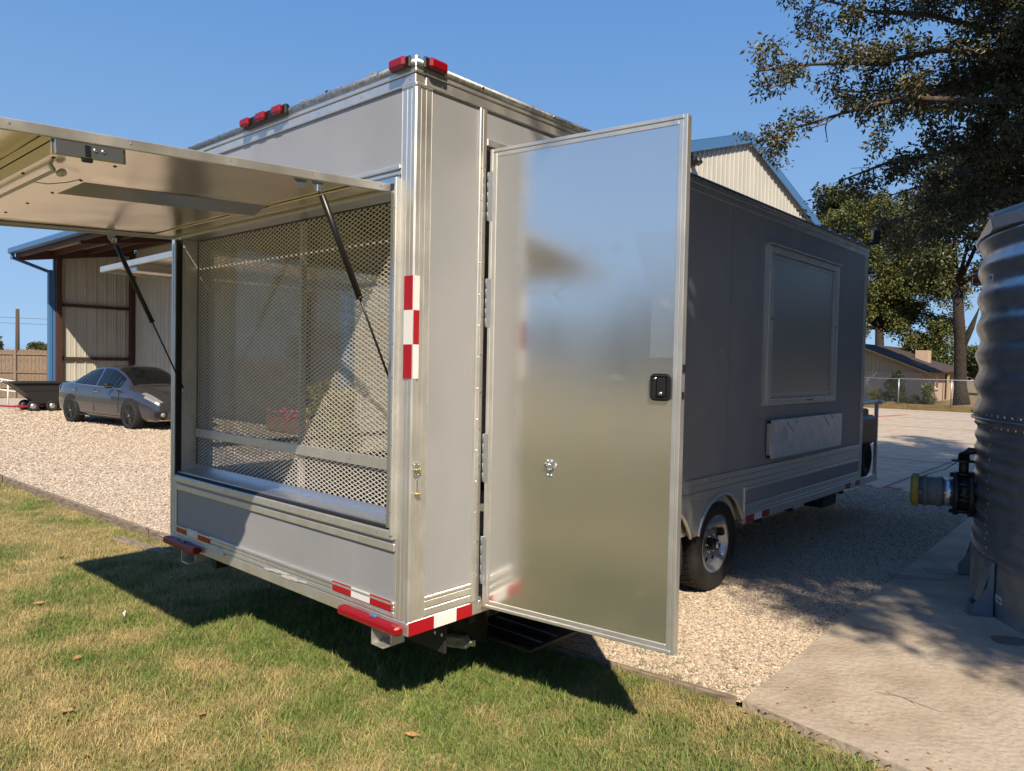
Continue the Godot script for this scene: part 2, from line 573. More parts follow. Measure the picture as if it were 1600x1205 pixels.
	var ex := [-14.4, -12.0, -9.6, -7.05, -4.95, -2.5, -0.4, 0.93]
	for i in ex.size() - 1:
		st = S()
		var a := Vector3(ex[i] + 0.006, -0.055, lawn_edge(ex[i]) - 0.02)
		var b := Vector3(ex[i + 1] - 0.006, -0.055, lawn_edge(ex[i + 1]) - 0.02)
		bar(st, a, b, 0.15, 0.038, Vector3.UP, 0.005)
		build("board", st, M.edging_wood, ed)
	for xx in [-4.9, -9.5, -2.3]:
		st = S()
		box(st, Vector3(xx, -0.03, lawn_edge(xx) + 0.025), Vector3(0.04, 0.16, 0.04), 0.004)
		build("stake", st, M.edging_wood, ed)
	st = S()
	box(st, Vector3(-4.6, -0.066, -0.66), Vector3(0.95, 0.05, 0.12), 0.012, Basis(Vector3.UP, 0.10))
	tag(build("paving_stone", st, M.edging_wood), "flat weathered paving strip on lawn behind trailer corner", "paving stone")

func scatter(called: String, mesh: Mesh, xf: Array, cols: Array, parent: Node) -> MultiMeshInstance3D:
	var mm := MultiMesh.new()
	mm.transform_format = MultiMesh.TRANSFORM_3D
	mm.use_colors = true
	mm.mesh = mesh
	mm.instance_count = xf.size()
	for i in xf.size():
		mm.set_instance_transform(i, xf[i])
		mm.set_instance_color(i, cols[i])
	var o := MultiMeshInstance3D.new()
	o.multimesh = mm
	o.name = called
	parent.add_child(o, true)
	o.set_meta("kind", "stuff")
	return o

func colored(st: SurfaceTool, m: Material) -> Mesh:
	st.generate_normals()
	var a := st.commit()
	a.surface_set_material(0, m)
	return a

func blade_tuft(n: int, spread: float, hgt: float, wid: float) -> Mesh:
	var st := S()
	for i in n:
		var a := rng.randf() * TAU
		var r := sqrt(rng.randf()) * spread
		var p := Vector3(cos(a) * r, 0, sin(a) * r)
		var h := hgt * rng.randf_range(0.45, 1.2)
		var lean := Vector3(rng.randf_range(-1, 1), 0, rng.randf_range(-1, 1)) * h * 0.95
		var side := Vector3(cos(a * 3.7 + i), 0, sin(a * 3.7 + i)) * wid * rng.randf_range(0.6, 1.2)
		var mid := p + lean * 0.35 + Vector3(0, h * 0.62, 0)
		var top := p + lean + Vector3(0, h, 0)
		var v := rng.randf_range(0.72, 1.25)
		var warm := rng.randf()
		st.set_color(Color(v * (1.0 + 0.45 * warm * warm), v, v * (0.9 + 0.3 * warm)))
		tri(st, p - side, p + side, mid + side * 0.7, Vector3.UP + side.cross(Vector3.UP))
		tri(st, p - side, mid + side * 0.7, mid - side * 0.7, Vector3.UP + side.cross(Vector3.UP))
		tri(st, mid - side * 0.7, mid + side * 0.7, top, Vector3.UP + side.cross(Vector3.UP))
	return colored(st, M.grass_blade)

func grass() -> void:
	var root := Node3D.new()
	root.name = "grass"
	add_child(root)
	tag(root, "short mown grass, green patched with straw, over the lawn", "grass")
	stuff(root)
	var patch := FastNoiseLite.new()
	patch.seed = 5
	patch.frequency = 0.55
	var fine := FastNoiseLite.new()
	fine.seed = 9
	fine.frequency = 2.6
	var tufts := [blade_tuft(30, 0.055, 0.030, 0.0015), blade_tuft(26, 0.06, 0.024, 0.0015), blade_tuft(16, 0.045, 0.046, 0.0017)]
	var far_tuft := blade_tuft(30, 0.16, 0.034, 0.0038)
	var xf := [[], [], [], []]
	var cl := [[], [], [], []]
	for band in [[-4.2, 3.4, 2.25, 22000], [-8.5, -4.2, 2.6, 10000], [-16.0, -8.5, 4.5, 6500], [-9.0, 4.0, 12.0, 9000]]:
		for i in int(band[3]):
			var x := rng.randf_range(band[0], band[1])
			var e := lawn_edge(x) + 0.03
			if x > 0.9 and x < 3.4: e += 0.03
			var z := rng.randf_range(e if band[2] < 10.0 else 2.3, band[2])
			var far: bool = band[0] < -8.6
			var n := patch.get_noise_2d(x, z) + 0.75 * fine.get_noise_2d(x, z)
			# the strip at the far left is drier, the grass by the trailer corner greener and longer
			n += 0.22 * smoothstep(-1.9, 0.9, x) - 0.20 * smoothstep(-1.6, -4.0, x)
			var g := clampf(0.54 + n * 1.2, 0.0, 1.0)
			var straw := Color(0.49, 0.40, 0.19)
			var green := Color(0.135, 0.225, 0.045)
			var c := straw.lerp(green, clampf(g + rng.randf_range(-0.4, 0.4), 0, 1)) * rng.randf_range(0.65, 1.25)
			var k := 3 if far else (2 if (rng.randf() < 0.14 + 0.14 * g) else rng.randi() % 2)
			var s := rng.randf_range(0.75, 1.25) * (1.0 + 0.25 * g)
			var b := Basis(Vector3.UP, rng.randf() * TAU).scaled(Vector3(s, s * rng.randf_range(0.8, 1.2), s))
			xf[k].append(Transform3D(b, Vector3(x, lawn_y(x, z) - 0.004, z)))
			cl[k].append(c)
	for i in 22:
		var x := rng.randf_range(0.05, 0.9)
		xf[2].append(Transform3D(Basis(Vector3.UP, rng.randf() * TAU).scaled(Vector3(0.6, 1.1, 0.6)), Vector3(x, 0.0, lawn_edge(x) - rng.randf_range(0.05, 0.5) * rng.randf())))
		cl[2].append(Color(0.13, 0.17, 0.04))
	for k in 3:
		scatter("blades", tufts[k], xf[k], cl[k], root)
	scatter("blades", far_tuft, xf[3], cl[3], root)
	# verge and yard grass in front of the house
	var xv := []
	var cv := []
	var verge := blade_tuft(26, 0.22, 0.09, 0.010)
	for i in 5000:
		var z := -34.5 - 14.0 * pow(rng.randf(), 1.5)
		var x := -0.272 * (2.19 - z) + 2.57 + rng.randf_range(-3.5, 6.5)
		xv.append(Transform3D(Basis(Vector3.UP, rng.randf() * TAU), Vector3(x, land_y(x, z) + 0.0, z)))
		cv.append(Color(0.30, 0.20, 0.085).lerp(Color(0.13, 0.125, 0.04), rng.randf() * 0.7))
	scatter("verge_blades", verge, xv, cv, root)
	# a few fallen leaves and a scrap of paper
	var spots := [[0.02, -0.02, "curled orange leaf lying on the sunlit middle of the lawn"], [-0.85, 0.55, "broad tan leaf on lawn below the canopy shadow"], [-1.35, 0.98, "dark brown folded leaf at bottom left of the lawn"], [-2.02, 0.72, "small russet leaf on the left lawn under a straw patch"], [-3.3, 0.55, "rust-brown leaf on the far left lawn"], [1.25, -0.72, "orange leaf on lawn nearest the slab edge"], [0.75, 0.15, "pale tan leaf on lawn at the bottom of the photo"], [-4.6, 0.02, "tan leaf on the dry lawn left of the canopy shadow"]]
	for i in spots.size():
		var st := S()
		var sz := rng.randf_range(0.035, 0.05)
		for s in [-1.0, 1.0]:
			tri(st, Vector3(-sz, 0, 0), Vector3(0, 0.006, s * sz * 0.55), Vector3(sz * 0.2, -0.002, 0), Vector3.UP)
			tri(st, Vector3(0, 0.006, s * sz * 0.55), Vector3(sz * 1.1, 0.012, s * 0.003), Vector3(sz * 0.2, -0.002, 0), Vector3.UP)
		var o := build("fallen_leaf", st, M.dead_leaf)
		o.position = Vector3(spots[i][0], lawn_y(spots[i][0], 0) + 0.026, spots[i][1])
		o.rotation = Vector3(rng.randf_range(-0.15, 0.15), rng.randf() * TAU, rng.randf_range(-0.15, 0.15))
		tag(o, spots[i][2], "leaf", "fallen leaves on the lawn")
	var flake := S()
	for sg in [-1.0, 1.0]:
		tri(flake, Vector3(-0.5, 0, 0), Vector3(0, 0.18, sg * 0.3), Vector3(0.5, 0.05, 0), Vector3.UP)
	var lx2 := []
	var lc := []
	for i in 170:
		var x := 0.95 + 1.7 * rng.randf()
		var on := rng.randf() < 0.3
		var z := lawn_edge(x) + (rng.randf_range(-0.5, 0.0) * rng.randf() if on else rng.randf_range(0.0, 0.16) * rng.randf())
		lx2.append(Transform3D(Basis(Vector3.UP, rng.randf() * TAU).scaled(Vector3.ONE * rng.randf_range(0.010, 0.030)), Vector3(x, 0.031 if on else 0.022, z)))
		lc.append(Color(0.26, 0.13, 0.06).lerp(Color(0.40, 0.27, 0.14), rng.randf()))
	var ll := Node3D.new()
	ll.name = "leaf_litter"
	add_child(ll)
	tag(ll, "crumbs of dry brown leaves along the slab's front edge", "leaf litter")
	stuff(ll)
	scatter("leaf_crumbs", colored(flake, M.stone), lx2, lc, ll)
	var sp := S()
	tri(sp, Vector3(-0.028, 0, 0), Vector3(0.02, 0.01, -0.015), Vector3(0.01, 0.028, 0.012), Vector3(0, 1, 1))
	tri(sp, Vector3(-0.02, 0.012, 0.01), Vector3(0.03, 0.0, 0.014), Vector3(0.0, 0.035, -0.004), Vector3(0, 1, 1))
	var scrap := build("paper_scrap", sp, M.paper)
	scrap.position = Vector3(-2.58, 0.0, 0.25)
	tag(scrap, "small white paper scrap on lawn beside the canopy shadow", "litter")

func stone_mesh() -> Mesh:
	# a rough lump: an octahedron divided once and dented
	var st := S()
	var d := [Vector3.UP, Vector3.DOWN]
	var ring := []
	for k in 6:
		var a := TAU * k / 6 + rng.randf_range(-0.3, 0.3)
		ring.append(Vector3(cos(a) * rng.randf_range(0.75, 1.1), rng.randf_range(-0.15, 0.35), sin(a) * rng.randf_range(0.7, 1.0)))
	var top1 := Vector3(rng.randf_range(-0.4, 0.0), rng.randf_range(0.5, 0.75), rng.randf_range(-0.3, 0.3))
	var top2 := Vector3(rng.randf_range(0.1, 0.5), rng.randf_range(0.45, 0.7), rng.randf_range(-0.3, 0.3))
	for k in 6:
		var a: Vector3 = ring[k]
		var b: Vector3 = ring[(k + 1) % 6]
		var t := top2 if (a + b).x > 0 else top1
		tri(st, a, b, t, a + b + t)
		tri(st, a, b, d[1] * 0.5, a + b + d[1])
		var a2: Vector3 = ring[(k + 2) % 6]
		var t2 := top2 if (b + a2).x > 0 else top1
		if t2 != t:
			tri(st, b, t, t2, b + t + t2)
	return colored(st, M.stone)

func stones() -> void:
	var root := Node3D.new()
	root.name = "gravel_stones"
	add_child(root)
	tag(root, "loose beige and pinkish crushed stones over the gravel lot", "gravel")
	stuff(root)
	var kinds := [stone_mesh(), stone_mesh(), stone_mesh(), stone_mesh()]
	var xf := [[], [], [], []]
	var cl := [[], [], [], []]
	var bands := [[-0.6, 0.95, -5.0, -1.36, 32000, 0.009], [-0.9, 0.93, -9.46, -5.0, 20000, 0.0115], [-3.2, -0.6, -4.5, -0.9, 5000, 0.015], [-8.0, -3.2, -4.0, -0.78, 24000, 0.0125], [-15.0, -8.0, -5.4, -0.74, 30000, 0.016], [-24.0, -15.0, -6.5, -0.72, 16000, 0.024]]
	for b in bands:
		for i in int(b[4]):
			var x := rng.randf_range(b[0], b[1])
			var z := rng.randf_range(b[2], b[3])
			if z > lawn_edge(x) - 0.05: continue
			if x > 0.972 + (z + 1.4) * 0.027 - 0.012: continue
			var r: float = b[5] * rng.randf_range(0.6, 1.45)
			var bs := Basis(Vector3.UP, rng.randf() * TAU) * Basis(Vector3.RIGHT, rng.randf_range(-0.6, 0.6))
			var k := rng.randi() % 4
			xf[k].append(Transform3D(bs.scaled(Vector3(r, r * rng.randf_range(0.6, 1.0), r)), Vector3(x, r * 0.15, z)))
			var v := rng.randf()
			var c := Color(0.49, 0.405, 0.315).lerp(Color(0.62, 0.55, 0.455), v)
			if rng.randf() < 0.28: c = Color(0.50, 0.385, 0.285)
			if rng.randf() < 0.14: c = Color(0.27, 0.235, 0.20)
			cl[k].append(c * rng.randf_range(0.8, 1.1))
	for k in 4:
		scatter("stones", kinds[k], xf[k], cl[k], root)

# ---------------------------------------------------------------- the food trailer
const YB := 0.465   # underside of the box
const TW := 2.49    # width
const TL := 6.48    # length
var trailer: Node3D
var screws: SurfaceTool

func part(called: String, m: Material, boxes: Array, parent: Node = null, b := 0.0) -> MeshInstance3D:
	var st := S()
	for k in boxes:
		bb(st, k[0], k[1], k[2] if k.size() > 2 else b)
	return build(called, st, m, parent if parent else trailer)

func V(x: float, y: float, z: float) -> Vector3:
	return Vector3(x, y, z)

func screw_row(a: Vector3, e: Vector3, n: int, out: Vector3, r := 0.006) -> void:
	for i in n:
		dome(screws, a.lerp(e, (i + 0.5) / n), out, r)

# strip of red and white reflective tape: list of [length, white?] along dir from a
func tape(at: Vector3, dir: Vector3, up: Vector3, h: float, segs: Array) -> void:
	var n := dir.cross(up).normalized()
	if n.dot(Vector3(1, 0, 1)) < 0: n = -n
	var root: MeshInstance3D = null
	var p := at
	for s in segs:
		var e: Vector3 = p + dir * s[0]
		var st := S()
		bar(st, p + up * h * 0.5 + n * 0.0012, e + up * h * 0.5 + n * 0.0012, h, 0.0024, up)
		var o := build("tape_band" if root == null else "tape_segment", st, M.tape_white if s[1] else M.tape_red, root if root else trailer)
		if root == null: root = o
		p = e

func screen(called: String, o: Vector3, u: Vector3, v: Vector3, w: float, h: float) -> MeshInstance3D:
	# expanded metal: two families of slanting strands that end on the frame
	var st := S()
	var lw := 0.051
	var sw := 0.0235
	var n := u.cross(v)
	var slope := sw / lw
	for fam in [1.0, -1.0]:
		var k0 := -int(w * slope / sw) - 2 if fam > 0 else 0
		var k1 := int(h / sw) + 1 if fam > 0 else int((h + w * slope) / sw) + 2
		for k in range(k0, k1):
			var c: float = k * sw
			var xa := 0.0
			var xb := w
			# y = c + fam * slope * x has to stay inside 0..h
			var y_at0: float = (0.0 - c) / (fam * slope)
			var y_ath: float = (h - c) / (fam * slope)
			xa = maxf(xa, minf(y_at0, y_ath))
			xb = minf(xb, maxf(y_at0, y_ath))
			if xb - xa < 0.01: continue
			var a: Vector3 = o + u * xa + v * (c + fam * slope * xa) + n * (0.0007 * fam)
			var e: Vector3 = o + u * xb + v * (c + fam * slope * xb) + n * (0.0007 * fam)
			var side := (v * 0.86 + n * 0.5)
			bar(st, a, e, 0.0049, 0.0024, side)
	var m := build(called, st, M.screen_metal, trailer)
	return stuff(m)

func gas_strut(a: Vector3, e: Vector3, parent: Node, frac := 0.52) -> void:
	var m := a.lerp(e, frac)
	var st := S(true)
	cyl(st, a.lerp(e, 0.03), m, 0.0145, -1, 14)
	cyl(st, m, m.lerp(e, 0.02), 0.0165, -1, 14)
	var s := build("gas_strut", st, M.black_steel, parent)
	st = S(true)
	cyl(st, m, e, 0.0055, -1, 8)
	build("rod", st, M.black_steel, s)
	st = S()
	box(st, a, V(0.012, 0.035, 0.03), 0.004)
	box(st, e, V(0.012, 0.03, 0.03), 0.004)
	build("end_fitting", st, M.zinc_plated, s)

func food_trailer() -> void:
	trailer = thing("food_trailer", "grey panelled food trailer with bare aluminium trim, hatches and rear door open", "food trailer")
	screws = S()
	rear_face()
	right_side()
	hidden_sides()
	entry_door()
	rear_hatch()
	left_hatch()
	running_gear()
	front_deck()
	stuff(build("screws", screws, M.chrome_screw, trailer))

func corner_post(x: float, z: float, sx: float, sz: float) -> void:
	# an extruded corner with two ridges on either face; sx, sz point outwards
	var st := S()
	bb(st, V(x, YB + 0.062, z), V(x - sx * 0.034, 2.972, z - sz * 0.034), 0.007)
	for k in [[0.034, 0.062, 0.003], [0.062, 0.066, 0.0012], [0.066, 0.096, 0.003], [0.096, 0.100, 0.001]]:
		bb(st, V(x - sx * k[0], YB + 0.064, z - sz * 0.03), V(x - sx * k[1], 2.97, z - sz * k[2]), 0.0008)
		bb(st, V(x - sx * 0.03, YB + 0.064, z - sz * k[0]), V(x - sx * k[2], 2.97, z - sz * k[1]), 0.0008)
	build("corner_post", st, M.trim_aluminium, trailer)

func rear_face() -> void:
	part("rear_upper_panel", M.grey_paint, [[V(-2.388, 2.618, -0.03), V(-0.100, 2.962, -0.007)]])
	part("rear_lower_panel", M.grey_paint, [[V(-2.388, 0.603, -0.03), V(-0.100, 0.836, -0.007)]])
	# body behind the trim
	part("rear_frame", M.trim_aluminium, [[V(-2.47, 0.53, -0.05), V(-2.405, 2.96, -0.031)]])
	part("rear_frame", M.trim_aluminium, [[V(-0.118, 0.53, -0.05), V(-0.012, 2.96, -0.031)]])
	corner_post(0, 0, 1, 1)
	corner_post(-TW, 0, -1, 1)
	part("header_trim", M.trim_aluminium, [[V(-2.388, 2.600, -0.03), V(-0.100, 2.622, 0.007), 0.004], [V(-2.388, 2.578, -0.03), V(-0.100, 2.598, -0.003), 0.003]])
	part("header_face", M.bright_sill, [[V(-2.388, 2.506, -0.13), V(-0.118, 2.576, -0.012)]])
	# opening: jambs, sill, frame strips
	part("jamb", M.trim_aluminium, [[V(-2.412, 0.945, -0.135), V(-2.398, 2.506, -0.004)], [V(-2.398, 0.945, -0.050), V(-2.389, 2.506, -0.043)]])
	part("jamb", M.trim_aluminium, [[V(-0.128, 0.945, -0.135), V(-0.114, 2.506, -0.012)]])
	part("hatch_frame", M.zinc_plated, [[V(-0.147, 0.95, -0.02), V(-0.119, 2.505, 0.020), 0.003]])
	part("hatch_frame", M.trim_aluminium, [[V(-0.117, 0.915, -0.03), V(-0.099, 2.56, 0.026), 0.004]])
	part("hatch_frame", M.trim_aluminium, [[V(-2.420, 0.915, -0.03), V(-2.400, 2.56, 0.014), 0.004]])
	part("seal", M.rubber, [[V(-2.399, 0.95, -0.03), V(-2.388, 2.5, 0.006)], [V(-2.39, 0.940, -0.02), V(-0.15, 0.953, 0.013)]])
	var st := S()
	var sl := Basis(Vector3.RIGHT, 0.06)
	box(st, V(-1.262, 0.957, -0.068), V(2.27, 0.014, 0.132), 0.003, sl)
	box(st, V(-1.262, 0.975, -0.133), V(2.27, 0.045, 0.012), 0.003)
	build("sill", st, M.bright_sill, trailer)
	part("sill_trim", M.trim_aluminium, [[V(-2.388, 0.892, -0.03), V(-0.100, 0.938, 0.018), 0.007], [V(-2.388, 0.838, -0.03), V(-0.102, 0.876, 0.006), 0.004]])
	part("sill_groove", M.seam, [[V(-2.388, 0.874, -0.03), V(-0.101, 0.893, -0.001)]])
	screw_row(V(-2.38, 0.915, 0.018), V(-0.12, 0.915, 0.018), 12, Vector3.BACK)
	# lower trim and sub-frame beam
	part("lower_trim", M.trim_aluminium, [[V(-2.388, 0.586, -0.03), V(-0.100, 0.603, 0.007), 0.003], [V(-2.388, 0.559, -0.03), V(-0.102, 0.583, 0.002), 0.003], [V(-2.388, 0.531, -0.03), V(-0.102, 0.556, 0.003), 0.003]])
	part("rear_beam", M.trim_aluminium, [[V(-TW + 0.003, YB, -0.06), V(-0.003, 0.527, 0.0), 0.004]])
	st = S()
	for k in [[-1.86, 0.540, 0.085, 0.022], [-1.76, 0.524, 0.06, 0.016], [-1.80, 0.548, 0.05, 0.012], [-1.10, 0.545, 0.12, 0.010], [-0.98, 0.536, 0.09, 0.012], [-1.20, 0.537, 0.06, 0.008], [-0.86, 0.540, 0.05, 0.006]]:
		var poly := PackedVector2Array()
		for i in 18:
			var a := TAU * i / 18
			var q := rng.randf_range(0.55, 1.15)
			poly.append(Vector2(cos(a) * k[2] * q, sin(a) * k[3] * q))
		prism(st, poly, 0.001, Transform3D(Basis(Vector3.BACK, 0.05), V(k[0], k[1], 0.0036 + 0.0006 * rng.randf())))
	stuff(build("sealant_patch", st, M.seam_pale, trailer))
	screw_row(V(-2.3, 0.593, 0.007), V(-0.2, 0.593, 0.007), 9, Vector3.BACK)
	screw_row(V(-0.108, 0.95, 0.026), V(-0.108, 2.5, 0.026), 10, Vector3.BACK)
	screw_row(V(-0.133, 1.0, 0.020), V(-0.133, 2.5, 0.020), 6, Vector3.BACK, 0.005)
	screw_row(V(-0.081, 0.56, -0.005), V(-0.081, 2.95, -0.005), 9, Vector3.BACK)
	screw_row(V(-2.41, 0.55, -0.005), V(-2.41, 2.95, -0.005), 9, Vector3.BACK)
	# fascia, roof edge
	part("fascia", M.trim_aluminium, [[V(-TW, 2.964, -0.05), V(0.0, 3.008, 0.006), 0.003], [V(-TW - 0.004, 3.012, -0.05), V(0.010, 3.046, 0.012), 0.004]])
	part("fascia", M.trim_aluminium, [[V(-0.05, 2.964, -TL), V(0.0062, 3.008, -0.051), 0.003], [V(-0.05, 3.012, -TL), V(0.0122, 3.046, -0.051), 0.004]])
	part("fascia_groove", M.seam, [[V(-TW, 3.006, -0.06), V(-0.002, 3.014, 0.002)], [V(-0.06, 3.006, -TL), V(0.002, 3.014, -0.062)]])
	st = S(true)
	tube(st, [V(-TW, 3.052, 0.0), V(0.004, 3.052, 0.0)], [0.024], 10)
	build("roof_edge", st, M.galvanised, trailer)
	st = S(true)
	tube(st, [V(0.0, 3.050, 0.01), V(0.0, 3.050, -TL)], [0.023], 10)
	build("roof_edge", st, M.galvanised, trailer)
	for k in 6:
		dome(screws, V(-2.2 + k * 0.39, 3.062, 0.022), V(0, 0.5, 1).normalized(), 0.011)
		dome(screws, V(0.022, 3.055, -0.4 - k * 0.55), V(1, 0.5, 0).normalized(), 0.011)
	for k in 7:
		dome(screws, V(-2.2 + k * 0.36, 2.985, 0.006), Vector3.BACK, 0.006)
		dome(screws, V(0.006, 2.985, -0.15 - k * 0.42), Vector3.RIGHT, 0.006)
	st = S()
	for k in 40:
		var zz := rng.randf_range(-TW + 0.05, -0.2)
		box(st, V(zz, 3.066 + rng.randf_range(-0.012, 0.008), 0.017), V(rng.randf_range(0.02, 0.08), 0.008, 0.006), 0, Basis(Vector3.BACK, rng.randf_range(-0.4, 0.4)))
	stuff(build("sealant_smear", st, M.trim_aluminium, trailer))
	part("corner_cap", M.trim_aluminium, [[V(-0.10, 2.955, -0.10), V(0.004, 2.972, 0.004), 0.004]])
	part("corner_cap", M.trim_aluminium, [[V(-0.012, 3.03, -0.012), V(0.012, 3.086, 0.014), 0.006]])
	# top lamps
	var lb := part("light_bar", M.black_plastic, [[V(-1.475, 3.030, 0.010), V(-1.020, 3.088, 0.040), 0.008]])
	for x in [-1.470, -1.300, -1.130]:
		st = S()
		box(st, V(x + 0.045, 3.060, 0.052), V(0.088, 0.046, 0.030), 0.010)
		build("lens", st, M.red_lens, lb)
	for side in 2:
		var xf := Transform3D(Basis(), V(-0.077, 3.056, 0.0)) if side == 0 else Transform3D(Basis(Vector3.UP, PI / 2), V(0.0, 3.056, -0.083))
		st = S()
		box(st, xf * V(0, 0, 0.024), Vector3(0.128, 0.054, 0.016), 0.006, xf.basis)
		var ml := build("marker_light", st, M.black_plastic, trailer)
		st = S()
		box(st, xf * V(-0.008 if side == 0 else 0.008, 0, 0.042), Vector3(0.108, 0.050, 0.028), 0.011, xf.basis)
		build("lens", st, M.red_lens, ml)
	# tail lights on the beam
	for x in [-2.252, -0.252]:
		st = S()
		box(st, V(x, 0.492, 0.027), V(0.455, 0.044, 0.052), 0.010)
		var tl := build("tail_light", st, M.red_lens, trailer)
		st = S()
		for k in 17:
			for j in 2:
				dome(st, V(x - 0.205 + k * 0.0256, 0.484 + j * 0.016, 0.0532), Vector3.BACK, 0.004)
		stuff(build("lamp_beads", st, M.tape_red, tl))
		st = S()
		box(st, V(x + 0.03, 0.519, 0.025), V(0.04, 0.012, 0.02), 0.003)
		build("wire_clip", st, M.blue_trim, tl)
	for x in [-2.2, -0.185]:
		part("beam_bracket", M.trim_aluminium, [[V(x - 0.045, 0.382, -0.10), V(x - 0.037, YB, 0.03), 0.001], [V(x - 0.037, 0.382, -0.10), V(x + 0.045, 0.390, 0.03), 0.001], [V(x + 0.037, 0.39, -0.10), V(x + 0.045, YB, -0.02), 0.001]])
	# tapes
	tape(V(-2.372, 0.558, 0.0045), Vector3.RIGHT, Vector3.UP, 0.046, [[0.155, false], [0.152, true], [0.155, false]])
	tape(V(-0.583, 0.559, 0.0045), Vector3.RIGHT, Vector3.UP, 0.048, [[0.158, false], [0.150, true], [0.158, false]])
	# vertical tape on the corner post, red and white staggered on both sides of the ridge
	for j in 2:
		for k in 3:
			var white := (k + j) % 2 == 1
			st = S()
			var ya := 2.11 - (k + 1) * 0.155
			if j == 0:
				bb(st, V(-0.061, ya, -0.006), V(-0.005, ya + 0.155, 0.0022))
			else:
				bb(st, V(-0.006, ya, -0.036), V(0.0022, ya + 0.155, -0.005))
			build("tape_segment", st, M.tape_white if white else M.tape_red, trailer)
	# screen with its rail and middle bar
	var sc := screen("wire_screen", V(-2.392, 0.965, -0.142), Vector3.RIGHT, Vector3.UP, 2.255, 1.535)
	sc.set_meta("label", "expanded metal screen across the rear opening")
	part("window_pane", M.tinted_glass, [[V(-2.39, 0.96, -0.205), V(-1.167, 2.5, -0.199)]])
	part("window_pane", M.tinted_glass, [[V(-1.143, 0.96, -0.205), V(-0.13, 2.5, -0.199)]])
	part("screen_post", M.trim_aluminium, [[V(-1.167, 0.96, -0.185), V(-1.143, 2.5, -0.150), 0.002]])
	part("screen_rail", M.trim_aluminium, [[V(-2.392, 1.183, -0.136), V(-0.130, 1.240, -0.124), 0.003]])
	screw_row(V(-2.2, 1.21, -0.124), V(-0.2, 1.21, -0.124), 7, Vector3.BACK, 0.005)
	# hardware on the left jamb
	part("jamb_bracket", M.zinc_plated, [[V(-2.397, 1.44, -0.075), V(-2.393, 1.56, -0.025), 0.001], [V(-2.393, 1.47, -0.06), V(-2.375, 1.49, -0.04), 0.003]])
	part("jamb_bracket", M.zinc_plated, [[V(-2.397, 1.215, -0.07), V(-2.393, 1.285, -0.03), 0.001]])
	# brass latch on the corner
	var la := part("corner_latch", M.zinc_plated, [[V(-0.002, 1.195, -0.052), V(0.003, 1.262, -0.016), 0.001]])
	part("bolt_keeper", M.brass, [[V(0.003, 1.222, -0.050), V(0.020, 1.236, -0.018), 0.004]], la)
	part("bolt_keeper", M.brass, [[V(0.003, 1.112, -0.048), V(0.020, 1.126, -0.022), 0.004]], la)
	part("bolt", M.zinc_plated, [[V(0.004, 1.12, -0.038), V(0.012, 1.19, -0.030), 0.002]], la)
	for y in [1.205, 1.252]:
		for z in [-0.046, -0.022]:
			dome(screws, V(0.003, y, z), Vector3.RIGHT, 0.005)

